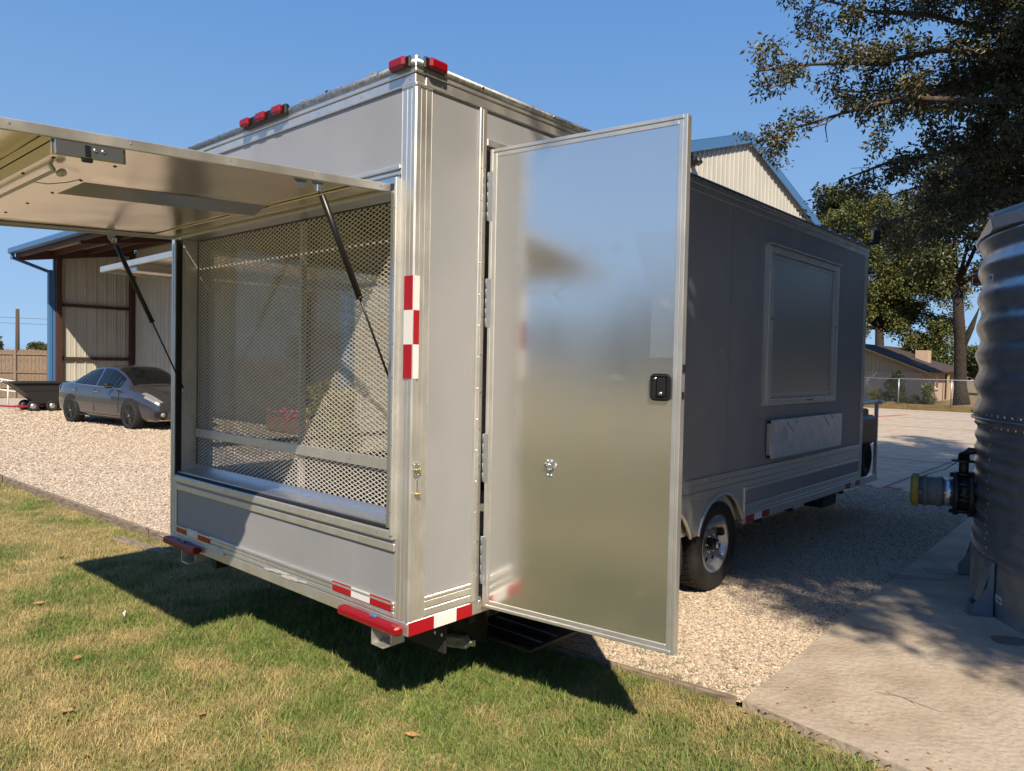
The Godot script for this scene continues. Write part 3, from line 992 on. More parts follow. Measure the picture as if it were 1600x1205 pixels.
func right_side() -> void:
	# strip between the corner and the door
	part("side_panel", M.grey_paint, [[V(-0.03, 0.634, -0.401), V(-0.007, 2.964, -0.0985)]])
	part("door_post", M.trim_aluminium, [[V(-0.03, 0.535, -0.424), V(0.009, 2.964, -0.401), 0.004], [V(-0.03, 0.535, -0.455), V(0.003, 2.964, -0.426), 0.003]])
	screw_row(V(0.009, 0.6, -0.413), V(0.009, 2.9, -0.413), 15, Vector3.RIGHT, 0.0055)
	screw_row(V(0.003, 0.56, -0.441), V(0.003, 2.78, -0.441), 12, Vector3.RIGHT, 0.006)
	screw_row(V(-0.005, 0.6, -0.081), V(-0.005, 2.9, -0.081), 10, Vector3.RIGHT, 0.0055)
	part("side_trim", M.trim_aluminium, [[V(-0.03, 0.613, -0.401), V(0.004, 0.632, -0.099), 0.004], [V(-0.03, 0.576, -0.401), V(0.000, 0.610, -0.099), 0.003], [V(-0.03, 0.537, -0.401), V(0.001, 0.573, -0.099), 0.003]])
	part("side_beam", M.trim_aluminium, [[V(-0.06, YB, -TL + 0.003), V(0.0, 0.533, -3.525), 0.004]])
	part("side_beam", M.trim_aluminium, [[V(-0.06, YB, -1.70), V(0.0, 0.533, -0.003), 0.004]])
	tape(V(0.0005, 0.468, -0.004), Vector3.FORWARD, Vector3.UP, 0.060, [[0.153, false], [0.146, true], [0.108, false]])
	tape(V(0.0005, 0.470, -3.55), Vector3.FORWARD, Vector3.UP, 0.055, [[0.152, false], [0.152, true], [0.152, false]])
	tape(V(0.0005, 0.470, -5.97), Vector3.FORWARD, Vector3.UP, 0.055, [[0.152, false], [0.152, true], [0.152, false]])
	# above and around the door opening
	part("side_panel", M.grey_paint, [[V(-0.03, 2.826, -1.49), V(-0.007, 2.964, -0.456)]])
	part("door_frame", M.trim_aluminium, [[V(-0.06, 2.790, -1.49), V(0.006, 2.826, -0.456), 0.004], [V(-0.06, 0.535, -1.51), V(0.004, 2.964, -1.475), 0.004], [V(-0.06, 0.487, -1.51), V(0.004, 0.533, -0.456), 0.003]])
	# long wall panels with thin seams between
	for k in [[-3.172, -1.511], [-4.298, -3.178], [-6.378, -4.302]]:
		part("side_panel", M.grey_paint, [[V(-0.03, 0.915, k[0]), V(-0.006, 2.964, k[1])]])
	part("panel_seam", M.seam, [[V(-0.03, 0.915, -3.1785), V(-0.004, 2.964, -3.1715)]])
	part("panel_seam", M.seam, [[V(-0.03, 0.915, -4.3015), V(-0.005, 2.964, -4.2985)]])
	# belt of three rails above the skirt
	part("belt_rail", M.trim_aluminium, [[V(-0.03, 0.868, -6.39), V(0.005, 0.913, -1.511), 0.004], [V(-0.03, 0.815, -6.39), V(0.000, 0.865, -1.511), 0.003], [V(-0.03, 0.765, -6.39), V(0.001, 0.812, -1.511), 0.003], [V(-0.03, 0.736, -6.39), V(0.007, 0.762, -3.53), 0.004]])
	screw_row(V(0.005, 0.892, -6.2), V(0.005, 0.892, -1.7), 14, Vector3.RIGHT)
	screw_row(V(0.007, 0.75, -6.2), V(0.007, 0.75, -3.6), 8, Vector3.RIGHT)
	part("skirt_panel", M.grey_paint, [[V(-0.03, 0.618, -4.79), V(-0.006, 0.736, -3.53)]])
	part("skirt_panel", M.grey_paint, [[V(-0.03, 0.618, -6.39), V(-0.006, 0.736, -4.795)]])
	part("skirt_trim", M.trim_aluminium, [[V(-0.03, 0.600, -6.39), V(0.005, 0.617, -3.53), 0.003], [V(-0.03, 0.566, -6.39), V(0.000, 0.597, -3.53), 0.003], [V(-0.03, 0.535, -6.39), V(0.001, 0.563, -3.53), 0.003], [V(-0.03, YB, -3.527), V(0.006, 0.763, -3.500), 0.004]])
	screw_row(V(0.002, 0.55, -6.2), V(0.002, 0.55, -3.6), 9, Vector3.RIGHT)
	corner_post(0, -TL, 1, -1)
	# fender with two arches and the drop between them
	var poly := PackedVector2Array()
	var cz := [3.11, 2.25]
	var r := 0.392
	poly.append(Vector2(3.50, 0.765))
	poly.append(Vector2(1.511, 0.765))
	poly.append(Vector2(1.511, YB))
	var y0 := 0.362
	var a0 := asin((0.49 - y0) / r)
	var ab := asin((YB - y0) / r)
	for k in 19:
		var a := lerpf(PI - ab, a0, k / 18.0)
		poly.append(Vector2(cz[1] + cos(a) * r, y0 + sin(a) * r))
	for k in 19:
		var a := lerpf(PI - a0, ab, k / 18.0)
		poly.append(Vector2(cz[0] + cos(a) * r, y0 + sin(a) * r))
	poly.append(Vector2(3.50, YB + 0.02))
	var st := S()
	prism(st, poly, 0.010, Transform3D(Basis(Vector3.FORWARD, Vector3.UP, Vector3.RIGHT), V(-0.014, 0, 0)))
	build("fender", st, M.trim_aluminium, trailer)
	for c in cz:
		st = S(true)
		var pts := []
		for k in 25:
			var a := lerpf(PI - a0, a0, k / 24.0)
			pts.append(V(0.004, y0 + sin(a) * (r + 0.004), -c + cos(a) * (r + 0.004)))
		tube(st, pts, [0.012], 8)
		build("arch_lip", st, M.trim_aluminium, trailer)
	# serving window hatch, closed
	st = S()
	var w := part("window_hatch", M.window_sheet, [[V(-0.03, 1.475, -5.41), V(0.006, 2.690, -3.905), 0.002]])
	part("window_frame", M.trim_aluminium, [[V(-0.03, 1.410, -3.905), V(0.024, 2.750, -3.79), 0.004], [V(-0.03, 1.410, -5.515), V(0.024, 2.750, -5.412), 0.004], [V(-0.03, 2.692, -5.412), V(0.024, 2.750, -3.906), 0.004], [V(-0.03, 1.410, -5.412), V(0.024, 1.473, -3.906), 0.004]], w)
	part("window_rib", M.trim_aluminium, [[V(0.02, 1.44, -3.835), V(0.030, 2.72, -3.815), 0.003], [V(0.02, 1.44, -5.49), V(0.030, 2.72, -5.47), 0.003], [V(0.02, 2.712, -5.46), V(0.032, 2.735, -3.845), 0.003], [V(0.02, 1.428, -5.46), V(0.032, 1.448, -3.845), 0.003], [V(0.006, 1.50, -5.385), V(0.011, 1.515, -3.93), 0.002], [V(0.006, 2.655, -5.385), V(0.011, 2.67, -3.93), 0.002], [V(0.006, 1.515, -3.945), V(0.011, 2.655, -3.93), 0.002], [V(0.006, 1.515, -5.385), V(0.011, 2.655, -5.37), 0.002]], w)
	part("window_catch", M.brass, [[V(0.024, 2.13, -3.93), V(0.034, 2.15, -3.86), 0.003]], w)
	part("window_catch", M.brass, [[V(0.024, 2.13, -5.46), V(0.034, 2.15, -5.41), 0.003]], w)
	part("window_slot", M.black_plastic, [[V(0.024, 1.437, -4.86), V(0.0335, 1.446, -4.70), 0.002]], w)
	part("drip_rail", M.trim_aluminium, [[V(0.0, 2.752, -5.53), V(0.05, 2.765, -3.78), 0.003]], w)
	# folded counter with its protective film
	st = S()
	var f := part("folding_counter", M.film, [[V(0.048, 0.965, -5.60), V(0.060, 1.290, -3.90), 0.002]])
	part("counter_edge", M.trim_aluminium, [[V(0.008, 0.968, -3.905), V(0.047, 1.287, -3.885), 0.003]], f)
	part("edge_plug", M.black_plastic, [[V(0.012, 1.262, -3.885), V(0.046, 1.287, -3.880), 0.003], [V(0.012, 0.970, -3.885), V(0.046, 0.995, -3.880), 0.003]], f)
	part("counter_hinge", M.trim_aluminium, [[V(0.0, 1.272, -5.59), V(0.047, 1.288, -3.906), 0.002]], f)
	st = S()
	for g in [[-4.20, 1.255], [-5.10, 1.262]]:
		for k in 6:
			var a := rng.randf_range(0.5, 1.2)
			box(st, V(0.0605, g[1] - k * 0.016 + rng.randf_range(-0.004, 0.004), g[0] - k * 0.028), V(0.001, 0.008, 0.03), 0, Basis(Vector3.RIGHT, -a))
		box(st, V(0.0605, g[1] + 0.012, g[0] - 0.20), V(0.001, 0.03, 0.01), 0, Basis(Vector3.RIGHT, 0.5))
		box(st, V(0.0605, g[1] - 0.001, g[0] - 0.222), V(0.001, 0.01, 0.035), 0, Basis(Vector3.RIGHT, 0.3))
	for k in 5:
		box(st, V(0.0603, 1.19 - k * 0.02, -4.08 - k * 0.015), V(0.0008, 0.004, 0.16), 0, Basis(Vector3.RIGHT, 0.45))
	build("film_print", st, M.film_ink, f)
	# black flood light on the front corner of the roof
	st = S()
	box(st, V(0.03, 3.09, -6.40), V(0.05, 0.03, 0.16), 0.005)
	box(st, V(0.045, 3.12, -6.45), V(0.03, 0.06, 0.04), 0.005)
	var fl := build("flood_light", st, M.black_plastic, trailer)
	st = S()
	box(st, V(0.06, 3.185, -6.49), V(0.07, 0.15, 0.14), 0.012, Basis(Vector3.UP, 0.5) * Basis(Vector3.RIGHT, 0.3))
	build("lamp_head", st, M.black_plastic, fl)
	for k in 5:
		part("roof_bracket", M.galvanised, [[V(-0.02, 3.055, -6.2 + k * 0.28), V(0.035, 3.085, -6.05 + k * 0.28), 0.006]])

func hidden_sides() -> void:
	part("trailer_floor", M.trim_aluminium, [[V(-TW + 0.04, 0.50, -TL + 0.04), V(-0.04, 0.53, -0.06)]])
	part("trailer_roof", M.galvanised, [[V(-TW, 3.035, -TL), V(-0.001, 3.062, -0.001)]])
	part("ceiling", M.sheet_aluminium, [[V(-TW + 0.04, 2.86, -TL + 0.04), V(-0.04, 2.88, -0.15)]])
	part("front_wall", M.grey_paint, [[V(-TW + 0.09, 0.53, -TL - 0.004), V(-0.09, 2.97, -TL + 0.04)]])
	# left wall with its opening
	var lx := -TW
	part("left_wall", M.grey_paint, [[V(lx + 0.004, 0.53, -TL + 0.1), V(lx + 0.05, 2.97, -2.35)], [V(lx + 0.004, 0.53, -2.35), V(lx + 0.05, 0.945, -0.101)], [V(lx + 0.004, 2.44, -2.35), V(lx + 0.05, 2.97, -0.101)], [V(lx + 0.004, 0.945, -0.245), V(lx + 0.05, 2.44, -0.101)]])
	part("left_beam", M.trim_aluminium, [[V(lx, YB, -TL), V(lx + 0.06, 0.529, -0.062), 0.003]])
	part("inner_wall", M.sheet_aluminium, [[V(-0.045, 0.53, -TL + 0.1), V(-0.035, 2.86, -1.52)], [V(-0.045, 0.53, -0.45), V(-0.035, 2.86, -0.06)]])
	part("partition", M.sheet_aluminium, [[V(-TW + 0.06, 0.53, -3.25), V(-0.05, 2.86, -3.22)]])
	part("opening_frame", M.trim_aluminium, [[V(lx + 0.05, 0.93, -0.26), V(lx + 0.08, 2.46, -0.235), 0.002], [V(lx + 0.05, 2.43, -2.36), V(lx + 0.08, 2.46, -0.26), 0.002], [V(lx + 0.05, 0.93, -2.36), V(lx + 0.08, 0.96, -0.26), 0.002]])
	screen("side_screen", V(lx + 0.06, 0.95, -0.25), Vector3.FORWARD, Vector3.UP, 2.1, 1.49)
	part("counter_rail", M.seam, [[V(lx + 0.07, 1.10, -2.34), V(lx + 0.10, 1.13, -0.25)], [V(lx + 0.07, 0.95, -1.02), V(lx + 0.10, 1.10, -0.98)], [V(lx + 0.07, 0.95, -1.42), V(lx + 0.10, 1.10, -1.38)], [V(lx + 0.07, 0.95, -1.86), V(lx + 0.10, 1.10, -1.82)]])

func entry_door() -> void:
	# swung out square to the wall on its rear edge; local x along the leaf, z towards the rear
	var d := Node3D.new()
	d.name = "entry_door"
	trailer.add_child(d)
	var a := deg_to_rad(97.0)
	var u := V(sin(a), 0, cos(a))
	d.transform = Transform3D(Basis(u, Vector3.UP, V(-u.z, 0, u.x)), V(0.030, 0.508, -0.45))
	d.set_meta("label", "bare aluminium rear side door standing wide open")
	var w := 1.012
	var h := 2.258
	var ws := S(true)
	wavy(ws, V(0.02, 0.02, -0.0068), V(w - 0.04, 0, 0), V(0, h - 0.04, 0), Vector3.BACK, 16, 34, 0.0007, 1.6, 3)
	build("door_sheet", ws, M.door_sheet, d)
	part("door_core", M.sheet_aluminium, [[V(0.02, 0.02, -0.036), V(w - 0.02, h - 0.02, -0.0085)]], d)
	# mitred extrusion: two steps on every edge
	var fr := S()
	for k in [[0.0, 0.018, 0.0], [0.018, 0.040, -0.003]]:
		var i: float = k[0]
		var o: float = k[1]
		var z: float = k[2]
		bb(fr, V(i, i, -0.044), V(o, h - i, z), 0.003)
		bb(fr, V(w - o, i, -0.044), V(w - i, h - i, z), 0.003)
		bb(fr, V(o, i, -0.044), V(w - o, o, z - 0.0004), 0.003)
		bb(fr, V(o, h - o, -0.044), V(w - o, h - i, z - 0.0004), 0.003)
	build("door_frame", fr, M.trim_aluminium, d)
	# recessed paddle handle
	var hd := Node3D.new()
	hd.name = "door_handle"
	d.add_child(hd)
	hd.position = V(0.922, 1.127, 0)
	var poly := PackedVector2Array()
	for k in 24:
		var t := TAU * k / 24
		var c := Vector2(cos(t), sin(t))
		poly.append(Vector2(signf(c.x) * pow(absf(c.x), 0.42) * 0.0465, signf(c.y) * pow(absf(c.y), 0.42) * 0.058))
	var st := S()
	prism(st, poly, 0.014, Transform3D(Basis(), V(0, 0, -0.006)))
	bb(st, V(-0.040, 0.044, 0.008), V(0.040, 0.050, 0.016), 0.003)
	bb(st, V(-0.040, -0.051, 0.008), V(0.040, -0.045, 0.016), 0.003)
	bb(st, V(0.034, -0.046, 0.008), V(0.042, 0.046, 0.016), 0.003)
	bb(st, V(-0.043, -0.046, 0.008), V(-0.036, 0.046, 0.016), 0.003)
	build("handle_bezel", st, M.black_plastic, hd)
	st = S()
	bb(st, V(-0.012, -0.040, 0.008), V(0.026, 0.041, 0.019), 0.004)
	build("handle_paddle", st, M.black_plastic, hd)
	st = S()
	bb(st, V(-0.034, -0.042, 0.0082), V(-0.014, 0.026, 0.0088))
	build("handle_recess", st, M.dark_void, hd)
	for p in [V(-0.022, 0.036, 0.008), V(0.010, -0.026, 0.019)]:
		st = S(true)
		cyl(st, p, p + V(0, 0, 0.004), 0.0085, 0.0075, 14)
		build("lock_cylinder", st, M.chrome_screw, hd)
	# hasp staple
	var hs := Node3D.new()
	hs.name = "hasp"
	d.add_child(hs)
	hs.position = V(0.378, 0.732, -0.006)
	st = S()
	bb(st, V(-0.022, -0.040, 0), V(0.022, 0.040, 0.003), 0.001)
	for p in [V(-0.010, 0.033, 0.003), V(0.010, 0.033, 0.003), V(-0.010, -0.033, 0.003), V(0.010, -0.033, 0.003)]:
		dome(st, p, Vector3.BACK, 0.005)
	build("hasp_plate", st, M.zinc_plated, hs)
	st = S(true)
	tube(st, [V(-0.018, 0.004, 0.003), V(-0.018, 0.018, 0.022), V(-0.008, 0.023, 0.026), V(0.010, 0.022, 0.026), V(0.019, 0.012, 0.022), V(0.019, -0.006, 0.003)], [0.0042], 8)
	cyl(st, V(-0.016, -0.006, 0.006), V(0.018, -0.006, 0.006), 0.006, -1, 10)
	cyl(st, V(0.004, -0.018, 0.005), V(0.004, -0.004, 0.012), 0.006, -1, 8)
	build("hasp_loop", st, M.chrome_screw, hs)
	# hinges: knuckles between the post and the leaf
	for y in [2.03, 1.51, 0.745, 0.235]:
		st = S(true)
		for k in 5:
			var yy: float = y - 0.12 + k * 0.048
			cyl(st, V(-0.010, yy + 0.002, -0.004), V(-0.010, yy + 0.046, -0.004), 0.0065, -1, 10)
		var hg := build("door_hinge", st, M.seam, d)
		st = S()
		bb(st, V(-0.008, y - 0.12, -0.003), V(0.018, y + 0.12, 0.0014), 0.001)
		build("hinge_leaf", st, M.zinc_plated, hg)
	part("edge_latch", M.black_plastic, [[V(w, 1.19, -0.03), V(w + 0.006, 1.225, -0.012), 0.001], [V(w, 1.08, -0.03), V(w + 0.004, 1.11, -0.012), 0.001]], d)

func rear_hatch() -> void:
	var h := Node3D.new()
	h.name = "rear_hatch"
	trailer.add_child(h)
	h.transform = Transform3D(Basis(Vector3.RIGHT, 0.056), V(0, 2.502, 0.012))
	h.set_meta("label", "aluminium rear hatch propped up level on two gas struts")
	var xl := -2.418
	var xr := -0.150
	var ze := 1.72
	var ws := S(true)
	wavy(ws, V(xl + 0.01, 0.0215, 0.01), V(xr - xl - 0.02, 0, 0), V(0, 0, ze - 0.02), Vector3.DOWN, 40, 30, 0.0022, 1.7, 8)
	build("hatch_sheet", ws, M.hatch_sheet, h)
	part("hatch_skin", M.grey_paint, [[V(xl + 0.01, 0.029, 0.01), V(xr - 0.01, 0.033, ze - 0.01)]], h)
	var st := S()
	for k in [[V(xr - 0.012, -0.004, 0.0), V(xr, 0.034, ze)], [V(xl, -0.004, 0.0), V(xl + 0.012, 0.034, ze)], [V(xl + 0.012, -0.004, ze - 0.012), V(xr - 0.012, 0.034, ze)], [V(xl + 0.012, -0.004, 0.0), V(xr - 0.012, 0.034, 0.012)], [V(xr - 0.045, 0.008, 0.012), V(xr - 0.012, 0.019, ze - 0.012)], [V(xl + 0.012, 0.008, 0.012), V(xl + 0.045, 0.019, ze - 0.012)]]:
		bb(st, k[0], k[1], 0.003)
	build("hatch_rail", st, M.trim_aluminium, h)
	# inner seam plate near the hinge
	part("seam_plate", M.hatch_sheet, [[V(xl + 0.05, 0.012, 0.03), V(xr - 0.05, 0.019, 0.15), 0.001]], h)
	# stiffening rib, hollow side down
	st = S()
	var prof := PackedVector2Array([Vector2(-1.27, 0.020), Vector2(-1.15, -0.018), Vector2(-1.09, -0.018), Vector2(-0.97, 0.020)])
	prism(st, prof, 1.0, Transform3D(Basis(), V(0, 0, 0.16)))
	build("stiffening_rib", st, M.hatch_sheet, h)
	# box section across the far end with its lock
	part("lock_box", M.hatch_sheet, [[V(xl + 0.05, -0.055, 1.155), V(xr - 0.012, 0.020, 1.385), 0.002]], h)
	part("box_seam", M.dark_void, [[V(xl + 0.05, -0.014, 1.385), V(xr - 0.014, -0.011, 1.3865)]], h)
	var lk := part("lock_plate", M.zinc_plated, [[V(xr - 0.012, -0.052, 1.165), V(xr - 0.004, 0.0, 1.375), 0.002]], h)
	part("lock_slot", M.black_plastic, [[V(xr - 0.004, -0.048, 1.270), V(xr - 0.001, -0.012, 1.288), 0.001], [V(xr - 0.02, -0.066, 1.262), V(xr - 0.006, -0.052, 1.296), 0.003]], lk)
	st = S(true)
	for z in [1.255, 1.230]:
		cyl(st, V(xr - 0.004, -0.024, z), V(xr - 0.001, -0.024, z), 0.007, -1, 12)
	build("lock_ring", st, M.chrome_screw, lk)
	# slam bar below the box
	st = S(true)
	cyl(st, V(xl + 0.1, -0.075, 1.33), V(-0.33, -0.075, 1.33), 0.006, -1, 8)
	cyl(st, V(-0.335, -0.080, 1.31), V(-0.305, -0.080, 1.31), 0.013, -1, 12)
	var rod := build("slam_bar", st, M.trim_aluminium, h)
	st = S()
	box(st, V(-0.315, -0.066, 1.34), V(0.02, 0.03, 0.012), 0.003, Basis(Vector3.RIGHT, 0.5))
	build("bar_clip", st, M.zinc_plated, rod)
	st = S(true)
	tube(st, [V(-0.55, -0.08, 1.33), V(-0.50, -0.09, 1.30), V(-0.46, -0.084, 1.25), V(-0.44, -0.07, 1.21)], [0.0016], 5)
	build("loose_wire", st, M.black_plastic, rod)
	var b := S()
	for k in 7:
		dome(b, V(-0.21 - k * 0.33, -0.055, 1.175), Vector3.DOWN, 0.009)
		dome(b, V(-0.21 - k * 0.33, -0.055, 1.365), Vector3.DOWN, 0.009)
	stuff(build("rivet", b, M.black_plastic, h))
	for k in 5:
		dome(screws, h.transform * V(xr, 0.018, 0.06 + k * 0.36), Vector3.RIGHT, 0.006)
	# strut brackets
	for z in [0.385, 0.465]:
		st = S()
		prism(st, PackedVector2Array([Vector2(-0.032, 0.02), Vector2(0.032, 0.02), Vector2(0.032, 0.0), Vector2(0.012, -0.036), Vector2(-0.012, -0.036), Vector2(-0.032, 0.0)]), 0.004, Transform3D(Basis(Vector3.BACK, Vector3.UP, Vector3.LEFT), V(xr - 0.014, -0.006, z)))
		build("strut_bracket", st, M.zinc_plated, h)
	st = S()
	prism(st, PackedVector2Array([Vector2(-0.032, 0.02), Vector2(0.032, 0.02), Vector2(0.012, -0.036), Vector2(-0.012, -0.036)]), 0.004, Transform3D(Basis(Vector3.BACK, Vector3.UP, Vector3.LEFT), V(xl + 0.02, -0.006, 0.40)))
	build("strut_bracket", st, M.zinc_plated, h)
	gas_strut(V(-0.166, 2.448, 0.385), V(-0.151, 1.600, -0.012), trailer)
	gas_strut(V(-2.385, 2.440, 0.40), V(-2.385, 1.500, -0.045), trailer)
	# hinge blocks at the ends
	part("hinge_block", M.black_plastic, [[V(-0.148, 2.50, -0.01), V(-0.128, 2.535, 0.022), 0.003]])

func left_hatch() -> void:
	var h := Node3D.new()
	h.name = "side_hatch"
	trailer.add_child(h)
	h.position = V(-TW, 2.475, 0)
	h.rotation.z = 0.012
	var L := 1.87
	part("hatch_sheet", M.hatch_sheet, [[V(-L + 0.01, 0.012, -2.33), V(-0.01, 0.024, -0.215)]], h)
	part("hatch_rail", M.trim_aluminium, [[V(-L, -0.018, -0.215), V(0.0, 0.03, -0.200), 0.003], [V(-L, -0.018, -2.345), V(0.0, 0.03, -2.33), 0.003], [V(-L, -0.018, -2.33), V(-L + 0.012, 0.03, -0.215), 0.003]], h)
	part("lock_box", M.hatch_sheet, [[V(-1.36, -0.055, -2.31), V(-1.18, 0.012, -0.24), 0.002]], h)
	part("lock_plate", M.zinc_plated, [[V(-1.36, -0.052, -0.240), V(-1.18, 0.004, -0.232), 0.002]], h)
	gas_strut(V(-2.86, 2.468, -0.235), V(-2.55, 1.72, -0.235), trailer)

func wheel(c: Vector3, out: float) -> void:
	# out = +1 for the side facing +x
	var w := Node3D.new()
	w.name = "wheel"
	trailer.add_child(w, true)
	w.transform = Transform3D(Basis(V(0, 0, 1), V(out, 0, 0), V(0, out, 0)), c)
	var st := S(true)
	lathe(st, [Vector2(0.205, -0.06), Vector2(0.214, 0.085), Vector2(0.228, 0.100), Vector2(0.262, 0.112), Vector2(0.300, 0.112), Vector2(0.328, 0.104), Vector2(0.346, 0.090), Vector2(0.357, 0.068), Vector2(0.361, 0.03), Vector2(0.361, -0.05), Vector2(0.350, -0.085), Vector2(0.30, -0.105), Vector2(0.21, -0.08)], 48)
	var ty := build("tyre", st, M.rubber, w)
	st = S()
	for k in 44:
		var a := TAU * k / 44
		for j in 3:
			var b := Basis(Vector3.UP, -a - j * 0.05)
			box(st, b * V(0.362, -0.055 + j * 0.045, 0), V(0.008, 0.036, 0.036), 0, b)
	stuff(build("tread", st, M.rubber, ty))
	st = S(true)
	lathe(st, [Vector2(0.0, 0.040), Vector2(0.092, 0.040), Vector2(0.10, 0.046), Vector2(0.140, 0.044), Vector2(0.160, 0.030), Vector2(0.172, 0.032), Vector2(0.180, 0.060), Vector2(0.198, 0.076), Vector2(0.204, 0.092), Vector2(0.214, 0.098), Vector2(0.220, 0.092), Vector2(0.214, 0.02), Vector2(0.20, -0.07)], 40)
	var rim := build("rim", st, M.rim_silver, w)
	st = S()
	for k in 8:
		var a := TAU * (k + 0.5) / 8
		cyl(st, V(cos(a) * 0.128, 0.036, sin(a) * 0.128), V(cos(a) * 0.128, 0.0468, sin(a) * 0.128), 0.0175, -1, 12)
	build("rim_hole", st, M.dark_void, rim)
	st = S(true)
	cyl(st, V(0, 0.04, 0), V(0, 0.105, 0), 0.047, 0.043, 20)
	build("hub", st, M.black_steel, w)
	st = S(true)
	cyl(st, V(0, 0.104, 0), V(0, 0.122, 0), 0.030, 0.026, 20)
	for k in 6:
		var a := TAU * k / 6
		cyl(st, V(cos(a) * 0.070, 0.04, sin(a) * 0.070), V(cos(a) * 0.070, 0.066, sin(a) * 0.070), 0.010, 0.008, 6)
	build("lug_nut", st, M.chrome, w)

func running_gear() -> void:
	for z in [-3.11, -2.25]:
		wheel(V(-0.135, 0.361, z), 1.0)
		wheel(V(-TW + 0.135, 0.361, z), -1.0)
		var st := S()
		bar(st, V(-0.22, 0.36, z), V(-TW + 0.22, 0.36, z), 0.07, 0.07, Vector3.UP, 0.006)
		build("axle", st, M.axle_black, trailer)
	part("wheel_box", M.axle_black, [[V(-0.33, 0.52, -3.52), V(-0.31, 0.80, -1.80)], [V(-0.33, 0.78, -3.52), V(-0.02, 0.80, -1.80)]])
	part("frame_rail", M.axle_black, [[V(-0.42, 0.34, -TL), V(-0.36, YB - 0.003, -0.12), 0.004], [V(-TW + 0.36, 0.34, -TL), V(-TW + 0.42, YB - 0.003, -0.12), 0.004]])
	for k in 9:
		part("cross_member", M.axle_black, [[V(-TW + 0.06, 0.40, -0.5 - k * 0.7), V(-0.06, YB - 0.004, -0.45 - k * 0.7), 0.003]])
	# fold-out step under the door
	var sp := Node3D.new()
	sp.name = "entry_step"
	trailer.add_child(sp)
	sp.transform = Transform3D(Basis(), V(0, 0, 0))
	part("step_tread", M.black_steel, [[V(-0.40, 0.215, -1.28), V(0.11, 0.235, -0.74), 0.004]], sp)
	for k in 3:
		part("tread_strip", M.rim_silver, [[V(-0.36, 0.236, -0.86 - k * 0.13), V(0.09, 0.240, -0.850 - k * 0.13)]], sp)
	part("step_arm", M.black_steel, [[V(-0.42, 0.215, -0.70), V(-0.16, 0.42, -0.68), 0.003], [V(-0.42, 0.215, -1.29), V(-0.16, 0.42, -1.27), 0.003]], sp)
	# drop-leg stabiliser at the rear corner
	var jk := Node3D.new()
	jk.name = "stabiliser_jack"
	trailer.add_child(jk)
	var st := S()
	bar(st, V(-0.62, 0.30, -0.22), V(-0.30, 0.265, -0.50), 0.075, 0.06, Vector3.UP, 0.004)
	build("jack_leg", st, M.axle_black, jk)
	st = S()
	bar(st, V(-0.36, 0.26, -0.45), V(-0.20, 0.235, -0.60), 0.07, 0.075, Vector3.UP, 0.012)
	var ft := build("jack_foot", st, M.galvanised, jk)
	st = S(true)
	cyl(st, V(-0.22, 0.232, -0.58), V(-0.175, 0.226, -0.62), 0.022, 0.018, 10)
	build("foot_pin", st, M.chrome_screw, ft)
	part("jack_plate", M.axle_black, [[V(-0.40, 0.27, -0.34), V(-0.10, 0.41, -0.325), 0.002]], jk)
	screw_row(V(-0.20, 0.36, -0.325), V(-0.10, 0.36, -0.325), 2, Vector3.BACK, 0.012)
	part("underside_box", M.axle_black, [[V(-0.30, 0.30, -6.0), V(-0.1, 0.45, -5.6), 0.01], [V(-0.9, 0.28, -5.2), V(-0.5, 0.45, -4.6), 0.02]])

